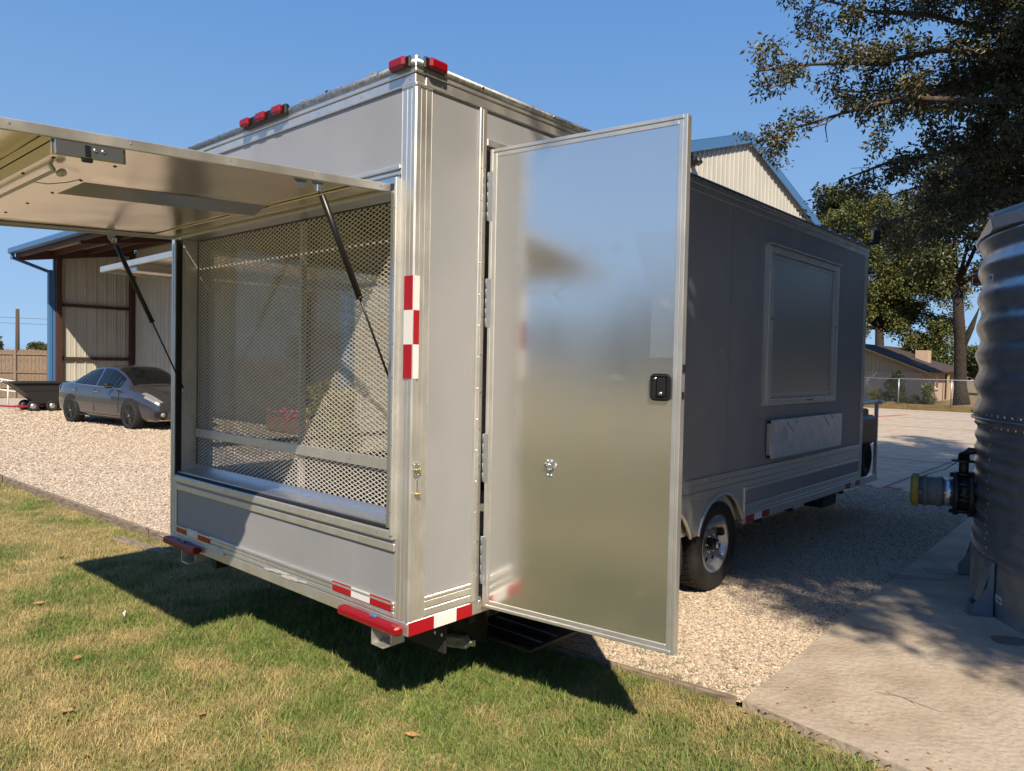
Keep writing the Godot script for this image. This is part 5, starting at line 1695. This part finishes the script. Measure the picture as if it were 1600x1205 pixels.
func car() -> void:
	var t := thing("parked_car", "grey four-door sedan parked on gravel beside the lean-to", "car", V(-17.2, 0.0, -5.44), 0.15)
	var st := S(true)
	var xs := []
	for i in CAR.size() - 1:
		for k in 4: xs.append(lerpf(CAR[i][0], CAR[i + 1][0], k / 4.0))
	xs.append(CAR[-1][0])
	for i in xs.size() - 1:
		var a := car_ring(xs[i])
		var b := car_ring(xs[i + 1])
		for s in [1.0, -1.0]:
			for k in a.size() - 1:
				var f := V(1, 1, s)
				var m: Vector3 = (a[k] + a[k + 1] + b[k]) / 3.0 * f
				quad(st, a[k] * f, b[k] * f, b[k + 1] * f, a[k + 1] * f, m - V(xs[i] * 0.9, 0.62, 0))
	for e in [0, xs.size() - 1]:
		var a := car_ring(xs[e])
		for s in [1.0, -1.0]:
			for k in a.size() - 1:
				tri(st, V(xs[e], 0.6, 0), a[k] * V(1, 1, s), a[k + 1] * V(1, 1, s), V(-1.0 if e == 0 else 1.0, 0, 0))
	build("body", st, M.car_paint, t)
	for s in [1.0, -1.0]:
		build("rear_window", car_patch([-1.28, -1.1, -0.9, -0.7, -0.5, -0.3], 6, 7, 0.04, 0.93, s, 0.006), M.car_glass, t)
		build("front_window", car_patch([-0.20, 0.0, 0.2, 0.4, 0.6, 0.78], 6, 7, 0.04, 0.93, s, 0.006), M.car_glass, t)
		for x in [-1.02, 0.03]:
			st = S()
			box(st, V(x - 0.12, 0.83, s * 0.905), V(0.20, 0.028, 0.03), 0.008)
			build("door_handle", st, M.chrome, t)
		st = S()
		for x in [-0.24, 0.86, -1.12]:
			bar(st, V(x, 0.34, s * 0.899), V(x + 0.03, 0.92, s * 0.889), 0.010, 0.006, Vector3.RIGHT)
		bar(st, V(-1.0, 0.24, s * 0.892), V(1.0, 0.235, s * 0.892), 0.03, 0.012, Vector3.UP)
		build("door_gap", st, M.black_plastic, t)
		st = S(true)
		var line := []
		for x in [-1.36, -1.0, -0.6, -0.2, 0.2, 0.6, 0.86]:
			var rg := car_ring(x)
			line.append((rg[6] as Vector3).lerp(rg[7], 0.01) * V(1, 1, s) + V(0, 0, s * 0.006))
		tube(st, line, [0.009], 6)
		build("window_strip", st, M.chrome, t)
		st = S()
		box(st, V(0.62, 1.0, s * 0.985), V(0.11, 0.12, 0.20), 0.035)
		var mr := build("wing_mirror", st, M.black_plastic, t)
		st = S()
		box(st, V(0.675, 0.985, s * 1.0), V(0.015, 0.022, 0.16), 0.004)
		build("indicator", st, M.chrome, mr)
		var hl := S()
		hl.append_from(car_patch([1.86, 1.95, 2.04, 2.14, 2.22], 5, 6, 0.0, 1.0, s, 0.010).commit(), 0, Transform3D())
		hl.append_from(car_patch([1.70, 1.82, 1.94, 2.04, 2.14, 2.22], 6, 7, 0.0, 0.62, s, 0.010).commit(), 0, Transform3D())
		build("headlight", hl, M.headlamp, t)
		var tl := S()
		tl.append_from(car_patch([-2.285, -2.24, -2.12, -1.98], 4, 5, 0.0, 1.0, s, 0.010).commit(), 0, Transform3D())
		tl.append_from(car_patch([-2.285, -2.24, -2.12, -1.98], 5, 6, 0.0, 1.0, s, 0.010).commit(), 0, Transform3D())
		build("tail_light", tl, M.red_lens, t)
		st = S(true)
		cyl(st, V(2.20, 0.37, s * 0.62), V(2.345, 0.37, s * 0.64), 0.055, 0.050, 14)
		build("fog_lamp", st, M.headlamp, t)
		st = S()
		box(st, V(2.20, 0.37, s * 0.63), V(0.24, 0.16, 0.26), 0.03, Basis(Vector3.UP, -s * 0.35))
		build("fog_recess", st, M.black_plastic, t)
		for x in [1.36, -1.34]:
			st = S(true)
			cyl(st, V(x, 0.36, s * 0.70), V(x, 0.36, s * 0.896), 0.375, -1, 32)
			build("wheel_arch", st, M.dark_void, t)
			var w := Node3D.new()
			w.name = "wheel"
			t.add_child(w, true)
			w.transform = Transform3D(Basis(V(1, 0, 0), V(0, 0, s), V(0, -s, 0)), V(x, 0.318, s * 0.80))
			st = S(true)
			lathe(st, [Vector2(0.20, -0.1), Vector2(0.225, 0.108), Vector2(0.27, 0.118), Vector2(0.305, 0.108), Vector2(0.318, 0.08), Vector2(0.318, -0.1), Vector2(0.2, -0.1)], 32)
			build("tyre", st, M.rubber, w)
			st = S(true)
			lathe(st, [Vector2(0.0, 0.07), Vector2(0.19, 0.07), Vector2(0.215, 0.108), Vector2(0.232, 0.112), Vector2(0.23, 0.09)], 28)
			var rm := build("rim", st, M.black_steel, w)
			st = S()
			for k in 10:
				var a := TAU * (int(k / 2) + (0.13 if k % 2 else -0.13)) / 5.0
				bar(st, V(cos(a) * 0.04, 0.098, sin(a) * 0.04), V(cos(a * 1.0) * 0.215, 0.108, sin(a) * 0.215), 0.026, 0.016, V(-sin(a), 0, cos(a)), 0.004)
			build("spokes", st, M.axle_black, rm)
			st = S(true)
			cyl(st, V(0, 0.09, 0), V(0, 0.116, 0), 0.030, 0.026, 12)
			build("wheel_cap", st, M.chrome, rm)
	var both := S()
	for s in [1.0, -1.0]:
		for k in [7, 8, 9]:
			both.append_from(car_patch([0.34, 0.45, 0.55, 0.7, 0.85, 1.0, 1.08], k, k + 1, 0.15 if k == 7 else 0.0, 1.0, s, 0.008).commit(), 0, Transform3D())
	build("windshield", both, M.car_glass, t)
	both = S()
	for s in [1.0, -1.0]:
		for k in [7, 8, 9]:
			both.append_from(car_patch([-1.62, -1.45, -1.2, -1.0, -0.72], k, k + 1, 0.15 if k == 7 else 0.0, 1.0, s, 0.008).commit(), 0, Transform3D())
	build("back_window", both, M.car_glass, t)
	st = S()
	box(st, V(2.275, 0.50, 0), V(0.05, 0.13, 0.72), 0.02)
	build("grille", st, M.black_plastic, t)
	st = S()
	box(st, V(2.30, 0.555, 0), V(0.03, 0.025, 0.80), 0.008)
	box(st, V(2.24, 0.245, 0), V(0.10, 0.03, 1.30), 0.008)
	build("front_trim", st, M.chrome, t)
	st = S()
	box(st, V(2.22, 0.33, 0), V(0.10, 0.12, 0.80), 0.02)
	build("lower_intake", st, M.black_plastic, t)
	st = S()
	prism(st, PackedVector2Array([Vector2(-0.02, 0.0), Vector2(0.02, 0.0), Vector2(0.03, -0.05), Vector2(0.02, -0.12), Vector2(-0.02, -0.12), Vector2(-0.03, -0.05)]), 0.006, Transform3D(Basis(Vector3.UP, PI / 2), V(0.66, 1.28, 0.08)))
	build("air_freshener", st, M.fresh_yellow, t)

# ---------------------------------------------------------------- yard
func yard_things() -> void:
	# board fence at the far left
	var f := thing("board_fence", "weathered brown board fence left of the lean-to", "fence", V(-31.3, 0, -5.93))
	var a := V(-1.47, 0, 1.32)
	var e := V(2.20, 0, -1.98)
	var u := (e - a).normalized()
	var n := V(-u.z, 0, u.x)
	if n.x < 0: n = -n
	var L := (e - a).length()
	var st: SurfaceTool
	for k in int(L / 0.145):
		st = S()
		var h := 1.84 + rng.randf_range(-0.03, 0.03)
		var b := Basis(u, Vector3.UP, u.cross(Vector3.UP))
		box(st, a + u * (k * 0.145 + 0.07) + V(0, h / 2 + 0.03, 0) - n * rng.randf_range(0.0, 0.006), V(0.138, h, 0.018), 0.002, b)
		build("picket", st, M.weathered_wood, f)
	for y in [0.42, 1.02, 1.72]:
		st = S()
		bar(st, a + V(0, y, 0) + n * 0.03, e + V(0, y, 0) + n * 0.03, 0.09, 0.038, Vector3.UP, 0.004)
		build("fence_rail", st, M.weathered_wood, f)
	st = S()
	bar(st, a + V(0, 0.12, 0) + n * 0.012, e + V(0, 0.12, 0) + n * 0.012, 0.22, 0.03, Vector3.UP, 0.004)
	build("kick_board", st, M.weathered_wood, f)
	for s in [0.3, 2.6, 4.45]:
		st = S()
		box(st, a + u * s + V(0, 0.93, 0) + n * 0.06, V(0.09, 1.86, 0.09), 0.006, Basis(u, Vector3.UP, u.cross(Vector3.UP)))
		build("fence_post", st, M.edging_wood, f)
	# black tipping cart
	var c := thing("dump_cart", "black plastic dump cart with red frame beside blue downspout", "cart", V(-23.2, 0, -5.0))
	st = S()
	var x0 := -0.42
	var x1 := 0.42
	var sec := [[0.78, 0.86], [0.62, 0.60], [0.10, 0.26], [-0.55, 0.26], [-0.78, 0.86]]
	prism(st, PackedVector2Array([Vector2(0.80, 0.84), Vector2(0.12, 0.24), Vector2(-0.60, 0.24), Vector2(-0.78, 0.84)]), 0.82, Transform3D(Basis(Vector3.BACK, Vector3.UP, Vector3.LEFT), V(0.41, 0, 0)))
	build("tub", st, M.poly_black, c)
	st = S()
	bb(st, V(-0.47, 0.83, -0.84), V(0.47, 0.89, 0.86), 0.02)
	bb(st, V(0.40, 0.62, -0.73), V(0.425, 0.66, 0.55), 0.006)
	build("tub_rim", st, M.poly_black, c)
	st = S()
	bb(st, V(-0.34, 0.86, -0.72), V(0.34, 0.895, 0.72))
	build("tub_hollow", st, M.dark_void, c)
	st = S()
	bar(st, V(0.2, 0.20, -0.5), V(0.2, 0.14, 0.62), 0.05, 0.04, Vector3.UP, 0.005)
	bar(st, V(-0.2, 0.20, -0.5), V(-0.2, 0.14, 0.62), 0.05, 0.04, Vector3.UP, 0.005)
	bar(st, V(0, 0.14, 0.6), V(0, 0.18, 1.05), 0.05, 0.04, Vector3.UP, 0.005)
	build("chassis", st, M.red_metal, c)
	for w in [[0.42, -0.22], [-0.42, -0.22], [0.42, 0.28], [-0.42, 0.28]]:
		st = S(true)
		var xf := Transform3D(Basis(V(0, 0, 1), V(1, 0, 0), V(0, 1, 0)), V(w[0], 0.165, w[1]))
		lathe(st, [Vector2(0.08, -0.04), Vector2(0.10, 0.045), Vector2(0.15, 0.05), Vector2(0.165, 0.0), Vector2(0.15, -0.05), Vector2(0.08, -0.05)], 20, xf)
		var ty := build("wheel", st, M.rubber, c)
		st = S(true)
		lathe(st, [Vector2(0.0, 0.055), Vector2(0.07, 0.050), Vector2(0.085, 0.03)], 16, xf)
		build("wheel_disc", st, M.rim_silver, ty)
	st = S(true)
	tube(st, [V(0.3, 0.86, 0.85), V(0.32, 0.92, 1.05), V(0.28, 0.80, 1.12), V(0.1, 0.84, 1.05)], [0.02], 8)
	build("tip_latch", st, M.rim_silver, c)
	# white drain elbow at the foot of the downspout
	st = S(true)
	tube(st, [V(-24.3, 0.30, -5.58), V(-24.3, 0.15, -5.56), V(-24.1, 0.09, -5.52), V(-23.5, 0.08, -5.44)], [0.075, 0.08, 0.08, 0.08], 12)
	tag(build("drain_elbow", st, M.white_pvc), "white drain pipe elbow at the foot of blue downspout", "drain pipe")
	st = S(true)
	cyl(st, V(-25.48, 1.10, -3.53), V(-24.17, 0.84, -4.69), 0.022, -1, 8)
	cyl(st, V(-25.47, 0.75, -3.53), V(-24.22, 0.54, -4.64), 0.022, -1, 8)
	cyl(st, V(-25.40, 1.10, -3.58), V(-25.40, 0.0, -3.58), 0.022, -1, 8)
	cyl(st, V(-24.4, 0.89, -4.48), V(-24.4, 0.0, -4.48), 0.022, -1, 8)
	tag(build("white_pipe_rail", st, M.white_pvc), "two sloping white pipe rails before the board fence", "pipe rail")
	# utility pole beyond the fence
	var p := thing("utility_pole", "bare brown utility pole far beyond the board fence", "utility pole", V(-60, -0.3, -13.87))
	st = S(true)
	cyl(st, Vector3.ZERO, V(0, 5.25, 0), 0.16, 0.12, 10)
	build("pole", st, M.pole_wood, p)
	st = S(true)
	for y in [4.6, 4.2]:
		tube(st, [V(-30, y + 1.0, 60), V(0, y, 0), V(6, y + 0.2, -60)], [0.012], 4)
	build("wire", st, M.pole_wood, p)
	# chain-link fence in front of the house
	var cf := thing("chain_link_fence", "galvanised chain-link fence before the tan house", "fence", V(-9.1, -0.2, -43.3))
	for k in 9:
		st = S(true)
		var x := -10.4 + k * 2.6
		cyl(st, V(x, 0, 0), V(x, 1.52, 0), 0.035, -1, 8)
		build("fence_post", st, M.fence_wire, cf)
	st = S(true)
	cyl(st, V(-10.4, 1.50, 0), V(10.4, 1.50, 0), 0.024, -1, 6)
	build("top_rail", st, M.fence_wire, cf)
	st = S()
	for k in 150:
		var x := -10.4 + k * 0.14
		bar(st, V(x, 0.03, 0.02), V(minf(x + 1.45, 10.4), minf(1.48, 0.03 + (10.4 - x)), 0.02), 0.004, 0.003, Vector3.UP)
		bar(st, V(x, 1.48, 0.024), V(minf(x + 1.45, 10.4), maxf(0.03, 1.48 - (10.4 - x)), 0.024), 0.004, 0.003, Vector3.UP)
	stuff(build("wire_mesh", st, M.fence_wire, cf))
	# flowers and a shrub that show through the trailer
	var pl := thing("flower_planter", "brown planter of pink flowers seen through the trailer's screens", "planter", V(-13.0, 0, -7.3))
	st = S()
	bb(st, V(-0.7, 0, -0.2), V(0.7, 0.32, 0.2), 0.03)
	build("planter_box", st, M.planter, pl)
	st = S()
	for k in 45:
		var q := V(rng.randf_range(-0.65, 0.65), rng.randf_range(0.34, 0.52), rng.randf_range(-0.2, 0.22))
		box(st, q, V(0.09, 0.05, 0.07), 0.02, Basis(Vector3.UP, rng.randf() * 3.0))
	stuff(build("blossoms", st, M.pink_petal, pl))

# ---------------------------------------------------------------- trees
func leaf_clump(n: int, rad: float, ln: float, wd: float) -> Mesh:
	var st := S()
	for i in n:
		var p := V(rng.randf_range(-1, 1), rng.randf_range(-1, 1), rng.randf_range(-1, 1))
		p = p.normalized() * rad * pow(rng.randf(), 0.6)
		var d := (p.normalized() * 0.7 + V(rng.randf_range(-1, 1), rng.randf_range(-0.9, 0.6), rng.randf_range(-1, 1))).normalized()
		var s := d.cross(V(rng.randf_range(-1, 1), rng.randf_range(-0.4, 1.4), rng.randf_range(-1, 1))).normalized()
		var up := s.cross(d)
		var l := ln * rng.randf_range(0.7, 1.25)
		var w := wd * rng.randf_range(0.8, 1.2) * 0.5
		var tip := p + d * l - up * l * 0.12
		var v := rng.randf_range(0.65, 1.4)
		st.set_color(Color(v * rng.randf_range(0.9, 1.15), v, v * rng.randf_range(0.8, 1.1)))
		tri(st, p, p + d * l * 0.5 + s * w + up * w * 0.35, tip, up)
		tri(st, p, p + d * l * 0.5 - s * w + up * w * 0.35, tip, up)
	return colored(st, M.leaf)

func curve_pts(a: Vector3, e: Vector3, sag: float, n: int, wob: float) -> Array:
	var pts := []
	for i in n + 1:
		var f := float(i) / n
		var p := a.lerp(e, f) + V(0, sin(f * PI) * sag, 0)
		if i > 0 and i < n:
			p += V(rng.randf_range(-1, 1), rng.randf_range(-1, 1), rng.randf_range(-1, 1)) * wob
		pts.append(p)
	return pts

func leaf_tint(base: Color, dry: Color, r: float) -> Color:
	return base.lerp(dry, r) * rng.randf_range(0.7, 1.35)

# a tree whose crown is a set of rounded masses, for the distance
func far_tree(called: String, label: String, base: Vector3, trunk: Array, radii: Array, masses: Array, count: int, leaf: float, green: Color, dry: Color, group := "", category := "tree") -> Node3D:
	var t := thing(called, label, category, base, 0.0, group)
	var st := S(true)
	if trunk.size() > 1:
		tube(st, trunk, radii, 10)
	for m in masses:
		if trunk.size() > 1:
			tube(st, [trunk[-1], (trunk[-1] as Vector3).lerp(m[0], 0.5) + V(0, 0.3, 0), m[0]], [radii[-1] * 0.55, radii[-1] * 0.3, 0.03], 6)
	if trunk.size() > 1:
		build("trunk", st, M.dark_bark, t)
	var kinds := [leaf_clump(16, leaf * 2.6, leaf * 1.5, leaf * 0.9), leaf_clump(13, leaf * 2.2, leaf * 1.5, leaf)]
	var xf := [[], []]
	var cl := [[], []]
	var total := 0.0
	for m in masses: total += pow(m[1], 2.2)
	for m in masses:
		var k := int(count * pow(m[1], 2.2) / total)
		# each mass is broken into lobes so that its outline is uneven
		var lobes := []
		for i in 14:
			var d := V(rng.randf_range(-1, 1), rng.randf_range(-0.7, 1), rng.randf_range(-1, 1)).normalized()
			lobes.append([m[0] + d * m[1] * rng.randf_range(0.45, 0.85) * V(1, 0.85, 1), m[1] * rng.randf_range(0.26, 0.46)])
		for i in k:
			var lb = lobes[rng.randi() % lobes.size()]
			var d := V(rng.randf_range(-1, 1), rng.randf_range(-0.8, 1), rng.randf_range(-1, 1)).normalized()
			var p: Vector3 = lb[0] + d * lb[1] * pow(rng.randf(), 0.4)
			var j := rng.randi() % 2
			var s := rng.randf_range(0.7, 1.3)
			xf[j].append(Transform3D(Basis(Vector3.UP, rng.randf() * TAU) * Basis(Vector3.RIGHT, rng.randf_range(-0.7, 0.7)) * Basis().scaled(V(s, s, s)), p))
			cl[j].append(leaf_tint(green, dry, rng.randf() * rng.randf()))
	for j in 2:
		scatter("crown", kinds[j], xf[j], cl[j], t)
	return t

func oak() -> void:
	var base := V(4.6, 0, -9.6)
	var t := thing("oak_tree", "big dark-leaved oak whose limbs reach over the trailer", "tree", base)
	var wood := S(true)
	var twigs := S(true)
	var fork := V(4.5, 3.0, -9.4)
	tube(wood, [base - base, V(0.0, 0.6, 0.05), V(-0.05, 1.8, 0.15), fork - base], [0.52, 0.40, 0.36, 0.40], 14)
	# limb ends: those over the trailer follow the photograph, the rest fill the crown out to the right and front
	var tips := [V(-2.05, 5.64, -7.3), V(-1.5, 6.6, -7.8), V(-1.75, 4.85, -7.5), V(-1.55, 4.45, -9.0), V(-1.0, 7.6, -7.2), V(-1.3, 4.5, -10.6), V(-0.6, 5.6, -9.4), V(-0.75, 4.3, -12.2), V(0.9, 4.7, -11.2), V(0.7, 5.9, -9.6), V(0.2, 7.4, -8.6), V(0.0, 8.6, -6.6),
		V(-1.5, 5.9, -9.6), V(-1.6, 3.95, -10.2), V(0.9, 8.2, -10.4), V(1.0, 6.0, -12.0), V(-0.9, 5.0, -11.2), V(0.2, 6.4, -7.6), V(-0.3, 7.6, -10.6),
		V(-0.4, 6.9, -9.4), V(-1.3, 5.4, -8.4), V(-0.9, 8.3, -8.6), V(0.5, 6.7, -11.0), V(1.2, 5.0, -9.0), V(0.3, 8.9, -9.8), V(1.3, 7.8, -8.6), V(-0.2, 5.2, -11.6), V(1.6, 4.4, -10.2),
		V(0.4, 5.0, -13.0), V(1.6, 7.0, -6.2), V(1.2, 9.6, -6.0), V(2.8, 10.4, -5.2), V(6.6, 10.4, -5.4), V(8.8, 6.6, -6.0), V(8.0, 9.6, -8.2), V(9.4, 7.0, -9.8), V(6.4, 11.2, -8.8), V(4.2, 11.4, -8.0), V(2.0, 9.2, -10.4), V(4.4, 8.2, -13.4), V(7.2, 6.8, -13.0), V(2.2, 5.4, -14.4), V(5.0, 5.6, -4.6), V(3.4, 5.2, -5.8), V(1.9, 5.4, -7.4), V(6.4, 5.6, -7.2)]
	# the part of the crown that leans towards the sun and keeps trailer, gravel and tank in shade
	for i in 9:
		for j in 8:
			var hy := 6.4 + rng.randf_range(0.0, 4.2)
			var hx := 2.0 + i * 1.0 + rng.randf_range(-0.4, 0.4)
			tips.append(V(hx, hy, lerpf(-4.8, 0.7 * hy - 3.4, j / 7.0) + rng.randf_range(-0.35, 0.35)))
	for i in 16:
		tips.append(V(rng.randf_range(4.4, 8.6), rng.randf_range(7.0, 8.2), rng.randf_range(0.6, 2.2)))
	for i in 16:
		tips.append(V(2.9 + 0.18 * i + rng.randf_range(-0.2, 0.2), rng.randf_range(6.6, 8.6), rng.randf_range(0.2, 1.7)))
	for i in 26:
		tips.append(V(rng.randf_range(8.5, 14.5), rng.randf_range(5.0, 11.0), rng.randf_range(-15.0, 1.0)))
	var kinds := [leaf_clump(18, 0.13, 0.072, 0.032), leaf_clump(15, 0.11, 0.066, 0.030), leaf_clump(22, 0.21, 0.10, 0.046)]
	var xf := [[], [], []]
	var cl := [[], [], []]
	for ti in tips.size():
		var tip: Vector3 = tips[ti] - base
		if ti < 30: tip.x += 0.35
		var start: Vector3 = (fork - base) + V(rng.randf_range(-0.15, 0.15), rng.randf_range(-0.2, 0.3), rng.randf_range(-0.15, 0.15))
		var seg := 9
		var pts := curve_pts(start, tip, 0.55 + rng.randf() * 0.5, seg, 0.10)
		var rad := []
		for i in seg + 1: rad.append(lerpf(0.13, 0.010, pow(float(i) / seg, 0.75)))
		tube(wood, pts, rad, 7)
		var seen: bool = ti < 30
		var ln := (tip - start).length()
		var nb := int(ln * (6.6 if seen else 3.6))
		for b in nb:
			var f := rng.randf_range(0.30, 1.0) if not seen else rng.randf_range(0.34, 1.0)
			var i := mini(int(f * seg), seg - 1)
			var p: Vector3 = (pts[i] as Vector3).lerp(pts[i + 1], f * seg - i)
			var along: Vector3 = (pts[i + 1] - pts[i]).normalized()
			var d := (along * 0.75 + V(rng.randf_range(-1, 1), rng.randf_range(-0.75, 0.75), rng.randf_range(-1, 1))).normalized()
			var bl := rng.randf_range(0.5, 1.25) * (1.0 - 0.45 * f)
			var q := curve_pts(p, p + d * bl, -0.06, 4, 0.04)
			tube(twigs, q, [0.011, 0.008, 0.006, 0.004, 0.003], 4, false)
			var bare := seen and f > 0.72 and rng.randf() < 0.22
			for k in int(bl * (15.0 if seen else 17.0)):
				if bare and rng.randf() < 0.85: continue
				var g := rng.randf_range(0.30, 1.05)
				var c: Vector3 = p + d * bl * g + V(rng.randf_range(-1, 1), rng.randf_range(-1, 0.8), rng.randf_range(-1, 1)) * ((0.05 + 0.06 * g) if seen else (0.10 + 0.16 * g))
				var j := rng.randi() % 2 if seen else 2
				var s := rng.randf_range(0.75, 1.25)
				xf[j].append(Transform3D(Basis(Vector3.UP, rng.randf() * TAU) * Basis(Vector3.RIGHT, rng.randf_range(-0.8, 0.8)) * Basis().scaled(V(s, s, s)), c))
				cl[j].append(leaf_tint(Color(0.060, 0.072, 0.026), Color(0.19, 0.14, 0.05), rng.randf() * rng.randf()))
	build("trunk", wood, M.bark, t)
	build("twigs", twigs, M.twig, t)
	for j in 3:
		scatter("crown", kinds[j], xf[j], cl[j], t)

func trees() -> void:
	oak()
	far_tree("yard_tree", "tall yellow-green tree behind the house, seen over the trailer roof", V(-17.3, -0.54, -68.6), [V(0, 0, 0), V(0.1, 3.0, 0), V(0, 6.0, 0.1)], [0.5, 0.4, 0.34],
		[[V(-2.4, 14.0, 2.0), 3.6], [V(1.0, 13.0, 0), 4.2], [V(-3.6, 9.8, 3), 3.8], [V(2.4, 8.8, -1.5), 4.0], [V(0, 16.0, 0), 2.8], [V(-0.5, 6.6, 1.0), 3.2], [V(3.6, 5.4, -2.0), 2.4], [V(-4.2, 6.0, 2.5), 2.6], [V(-6.4, 11.0, 3.5), 3.2], [V(-5.4, 14.2, 3.0), 2.8], [V(3.4, 11.6, -1.0), 3.0], [V(-7.6, 12.4, 4.0), 3.0], [V(-3.0, 16.8, 2.0), 2.6]], 11500, 0.15, Color(0.085, 0.115, 0.028), Color(0.19, 0.17, 0.04))
	far_tree("verge_oak", "forked oak with thick brown trunk beside chain-link fence", V(-7.82, -0.38, -52.95), [V(0.0, 0, 0), V(-0.1, 1.2, 0), V(-0.25, 4.6, 0), V(-0.45, 7.6, 0.2)], [0.52, 0.37, 0.33, 0.30],
		[[V(-2.4, 10.8, 1.5), 2.5], [V(0.4, 12.0, 0), 3.3], [V(3.2, 10.8, -1), 3.2], [V(-1.0, 14.0, 0.5), 2.8], [V(2.2, 14.2, 0), 3.0], [V(-1.6, 8.8, 1.2), 1.7], [V(1.6, 8.6, -0.6), 1.9]], 3200, 0.14, Color(0.055, 0.072, 0.023), Color(0.13, 0.115, 0.035))
	var st := S(true)
	tube(st, [V(-0.25, 3.2, 0), V(0.35, 5.0, -0.2), V(1.05, 7.4, -0.5), V(1.7, 9.8, -0.7)], [0.21, 0.18, 0.14, 0.08], 8)
	build("side_limb", st, M.dark_bark, get_node("verge_oak"))
	far_tree("far_bush_tree", "bright green tree top above the house chimney", V(-16.1, -0.6, -88.7), [V(0, 0, 0), V(0, 2.0, 0)], [0.3, 0.25], [[V(0, 3.6, 0), 2.2], [V(2.4, 3.0, 0), 2.2], [V(-2.6, 3.2, 0.5), 2.3], [V(4.6, 2.6, -1), 2.0]], 2600, 0.18, Color(0.075, 0.115, 0.03), Color(0.16, 0.15, 0.04))
	far_tree("far_bush_tree", "green tree seen between the verge oak's trunk and the tank", V(-11.6, -0.6, -84.7), [V(0, 0, 0), V(0, 2.0, 0)], [0.3, 0.25], [[V(0, 3.6, 0), 2.1], [V(1.4, 2.4, 0), 2.0], [V(3.4, 3.4, -1), 2.3]], 1800, 0.18, Color(0.07, 0.105, 0.03), Color(0.16, 0.15, 0.04))
	far_tree("horizon_tree", "rounded dark tree on the horizon at the left edge", V(-116, -0.5, -26.0), [V(0, 0, 0), V(0, 1.5, 0)], [0.3, 0.2], [[V(0, 2.6, 1.2), 1.9], [V(0, 2.2, 3.2), 1.7]], 1100, 0.22, Color(0.05, 0.065, 0.025), Color(0.09, 0.09, 0.03))
	far_tree("horizon_tree", "smaller pale green tree on the horizon beside the blue downspout", V(-112, -0.5, -30.2), [V(0, 0, 0), V(0, 1.5, 0)], [0.3, 0.2], [[V(0, 2.5, 0.4), 1.35], [V(0, 1.9, -1.3), 1.1], [V(0, 1.6, 2.2), 1.1]], 900, 0.2, Color(0.075, 0.10, 0.04), Color(0.12, 0.11, 0.05))
	# shrubs at the house
	far_tree("dark_shrub", "tall dark cone-shaped shrub against the house gable", V(-11.7, -0.46, -52.4), [], [], [[V(0, 0.5, 0), 0.85], [V(0, 1.15, 0), 0.75], [V(0.1, 1.7, 0), 0.42]], 900, 0.06, Color(0.022, 0.036, 0.014), Color(0.05, 0.05, 0.02), "", "shrub")
	far_tree("round_shrub", "small round light green shrub left of the dark one", V(-13.0, -0.46, -52.6), [], [], [[V(0, 0.55, 0), 0.62]], 260, 0.05, Color(0.085, 0.10, 0.03), Color(0.13, 0.12, 0.03), "", "shrub")
	far_tree("low_shrub", "low shadowed shrub row under the house corner", V(-10.4, -0.46, -53.0), [], [], [[V(0, 0.2, 0), 0.42], [V(0.7, 0.2, 0), 0.4], [V(-0.6, 0.2, 0.0), 0.38]], 320, 0.05, Color(0.03, 0.042, 0.016), Color(0.07, 0.06, 0.025), "", "shrub")
	far_tree("young_sapling", "young big-leaved sapling before the house corner", V(-9.9, -0.46, -52.8), [V(0, 0, 0), V(0.05, 0.6, 0)], [0.02, 0.015], [[V(0.0, 1.0, 0), 0.40], [V(0.2, 0.5, 0), 0.3]], 60, 0.09, Color(0.09, 0.12, 0.03), Color(0.13, 0.14, 0.03), "", "sapling")
	far_tree("yellow_shrub", "yellow variegated shrub seen through the trailer's screens", V(-8.15, 0, -5.15), [], [], [[V(0, 0.75, 0), 0.36], [V(0.2, 1.05, 0), 0.24], [V(-0.25, 1.15, 0), 0.2], [V(0.3, 0.4, 0.1), 0.3]], 300, 0.05, Color(0.26, 0.27, 0.06), Color(0.42, 0.40, 0.14), "", "shrub")
	# the tree belt behind the photographer, which the bright door reflects
	var masses := []
	for k in 26:
		var x := -95.0 + k * 6.5
		masses.append([V(x, 3.2 + 1.2 * sin(k * 2.1), 62.0 + 6.0 * sin(k * 1.3)), 4.6 + sin(k * 1.7)])
	var tb := far_tree("distant_tree_belt", "grey-green belt of trees across the lawn, mirrored in the open door", Vector3.ZERO, [], [], masses, 6500, 0.34, Color(0.06, 0.068, 0.035), Color(0.11, 0.09, 0.05), "", "tree belt")
	stuff(tb)
	masses = []
	for k in 15:
		masses.append([V(20.0 + 2.0 * sin(k * 1.9), 3.4 + 0.8 * sin(k * 2.7), -48.0 + k * 4.2), 4.6 + 0.6 * sin(k * 1.3)])
		masses.append([V(21.0 + 2.0 * sin(k * 2.9), 9.2 + 1.4 * sin(k * 1.7), -46.0 + k * 4.2), 4.8 + 0.6 * sin(k * 2.3)])
	for k in 9:
		masses.append([V(6.0 + k * 5.0, 4.6 + 1.4 * sin(k * 2.2), -72.0 + 5.0 * sin(k * 1.1) + k * 1.6), 6.2])
	stuff(far_tree("side_tree_belt", "dark belt of trees right of the slab, mirrored in the trailer's side", Vector3.ZERO, [], [], masses, 13000, 0.34, Color(0.045, 0.055, 0.024), Color(0.10, 0.085, 0.04), "", "tree belt"))
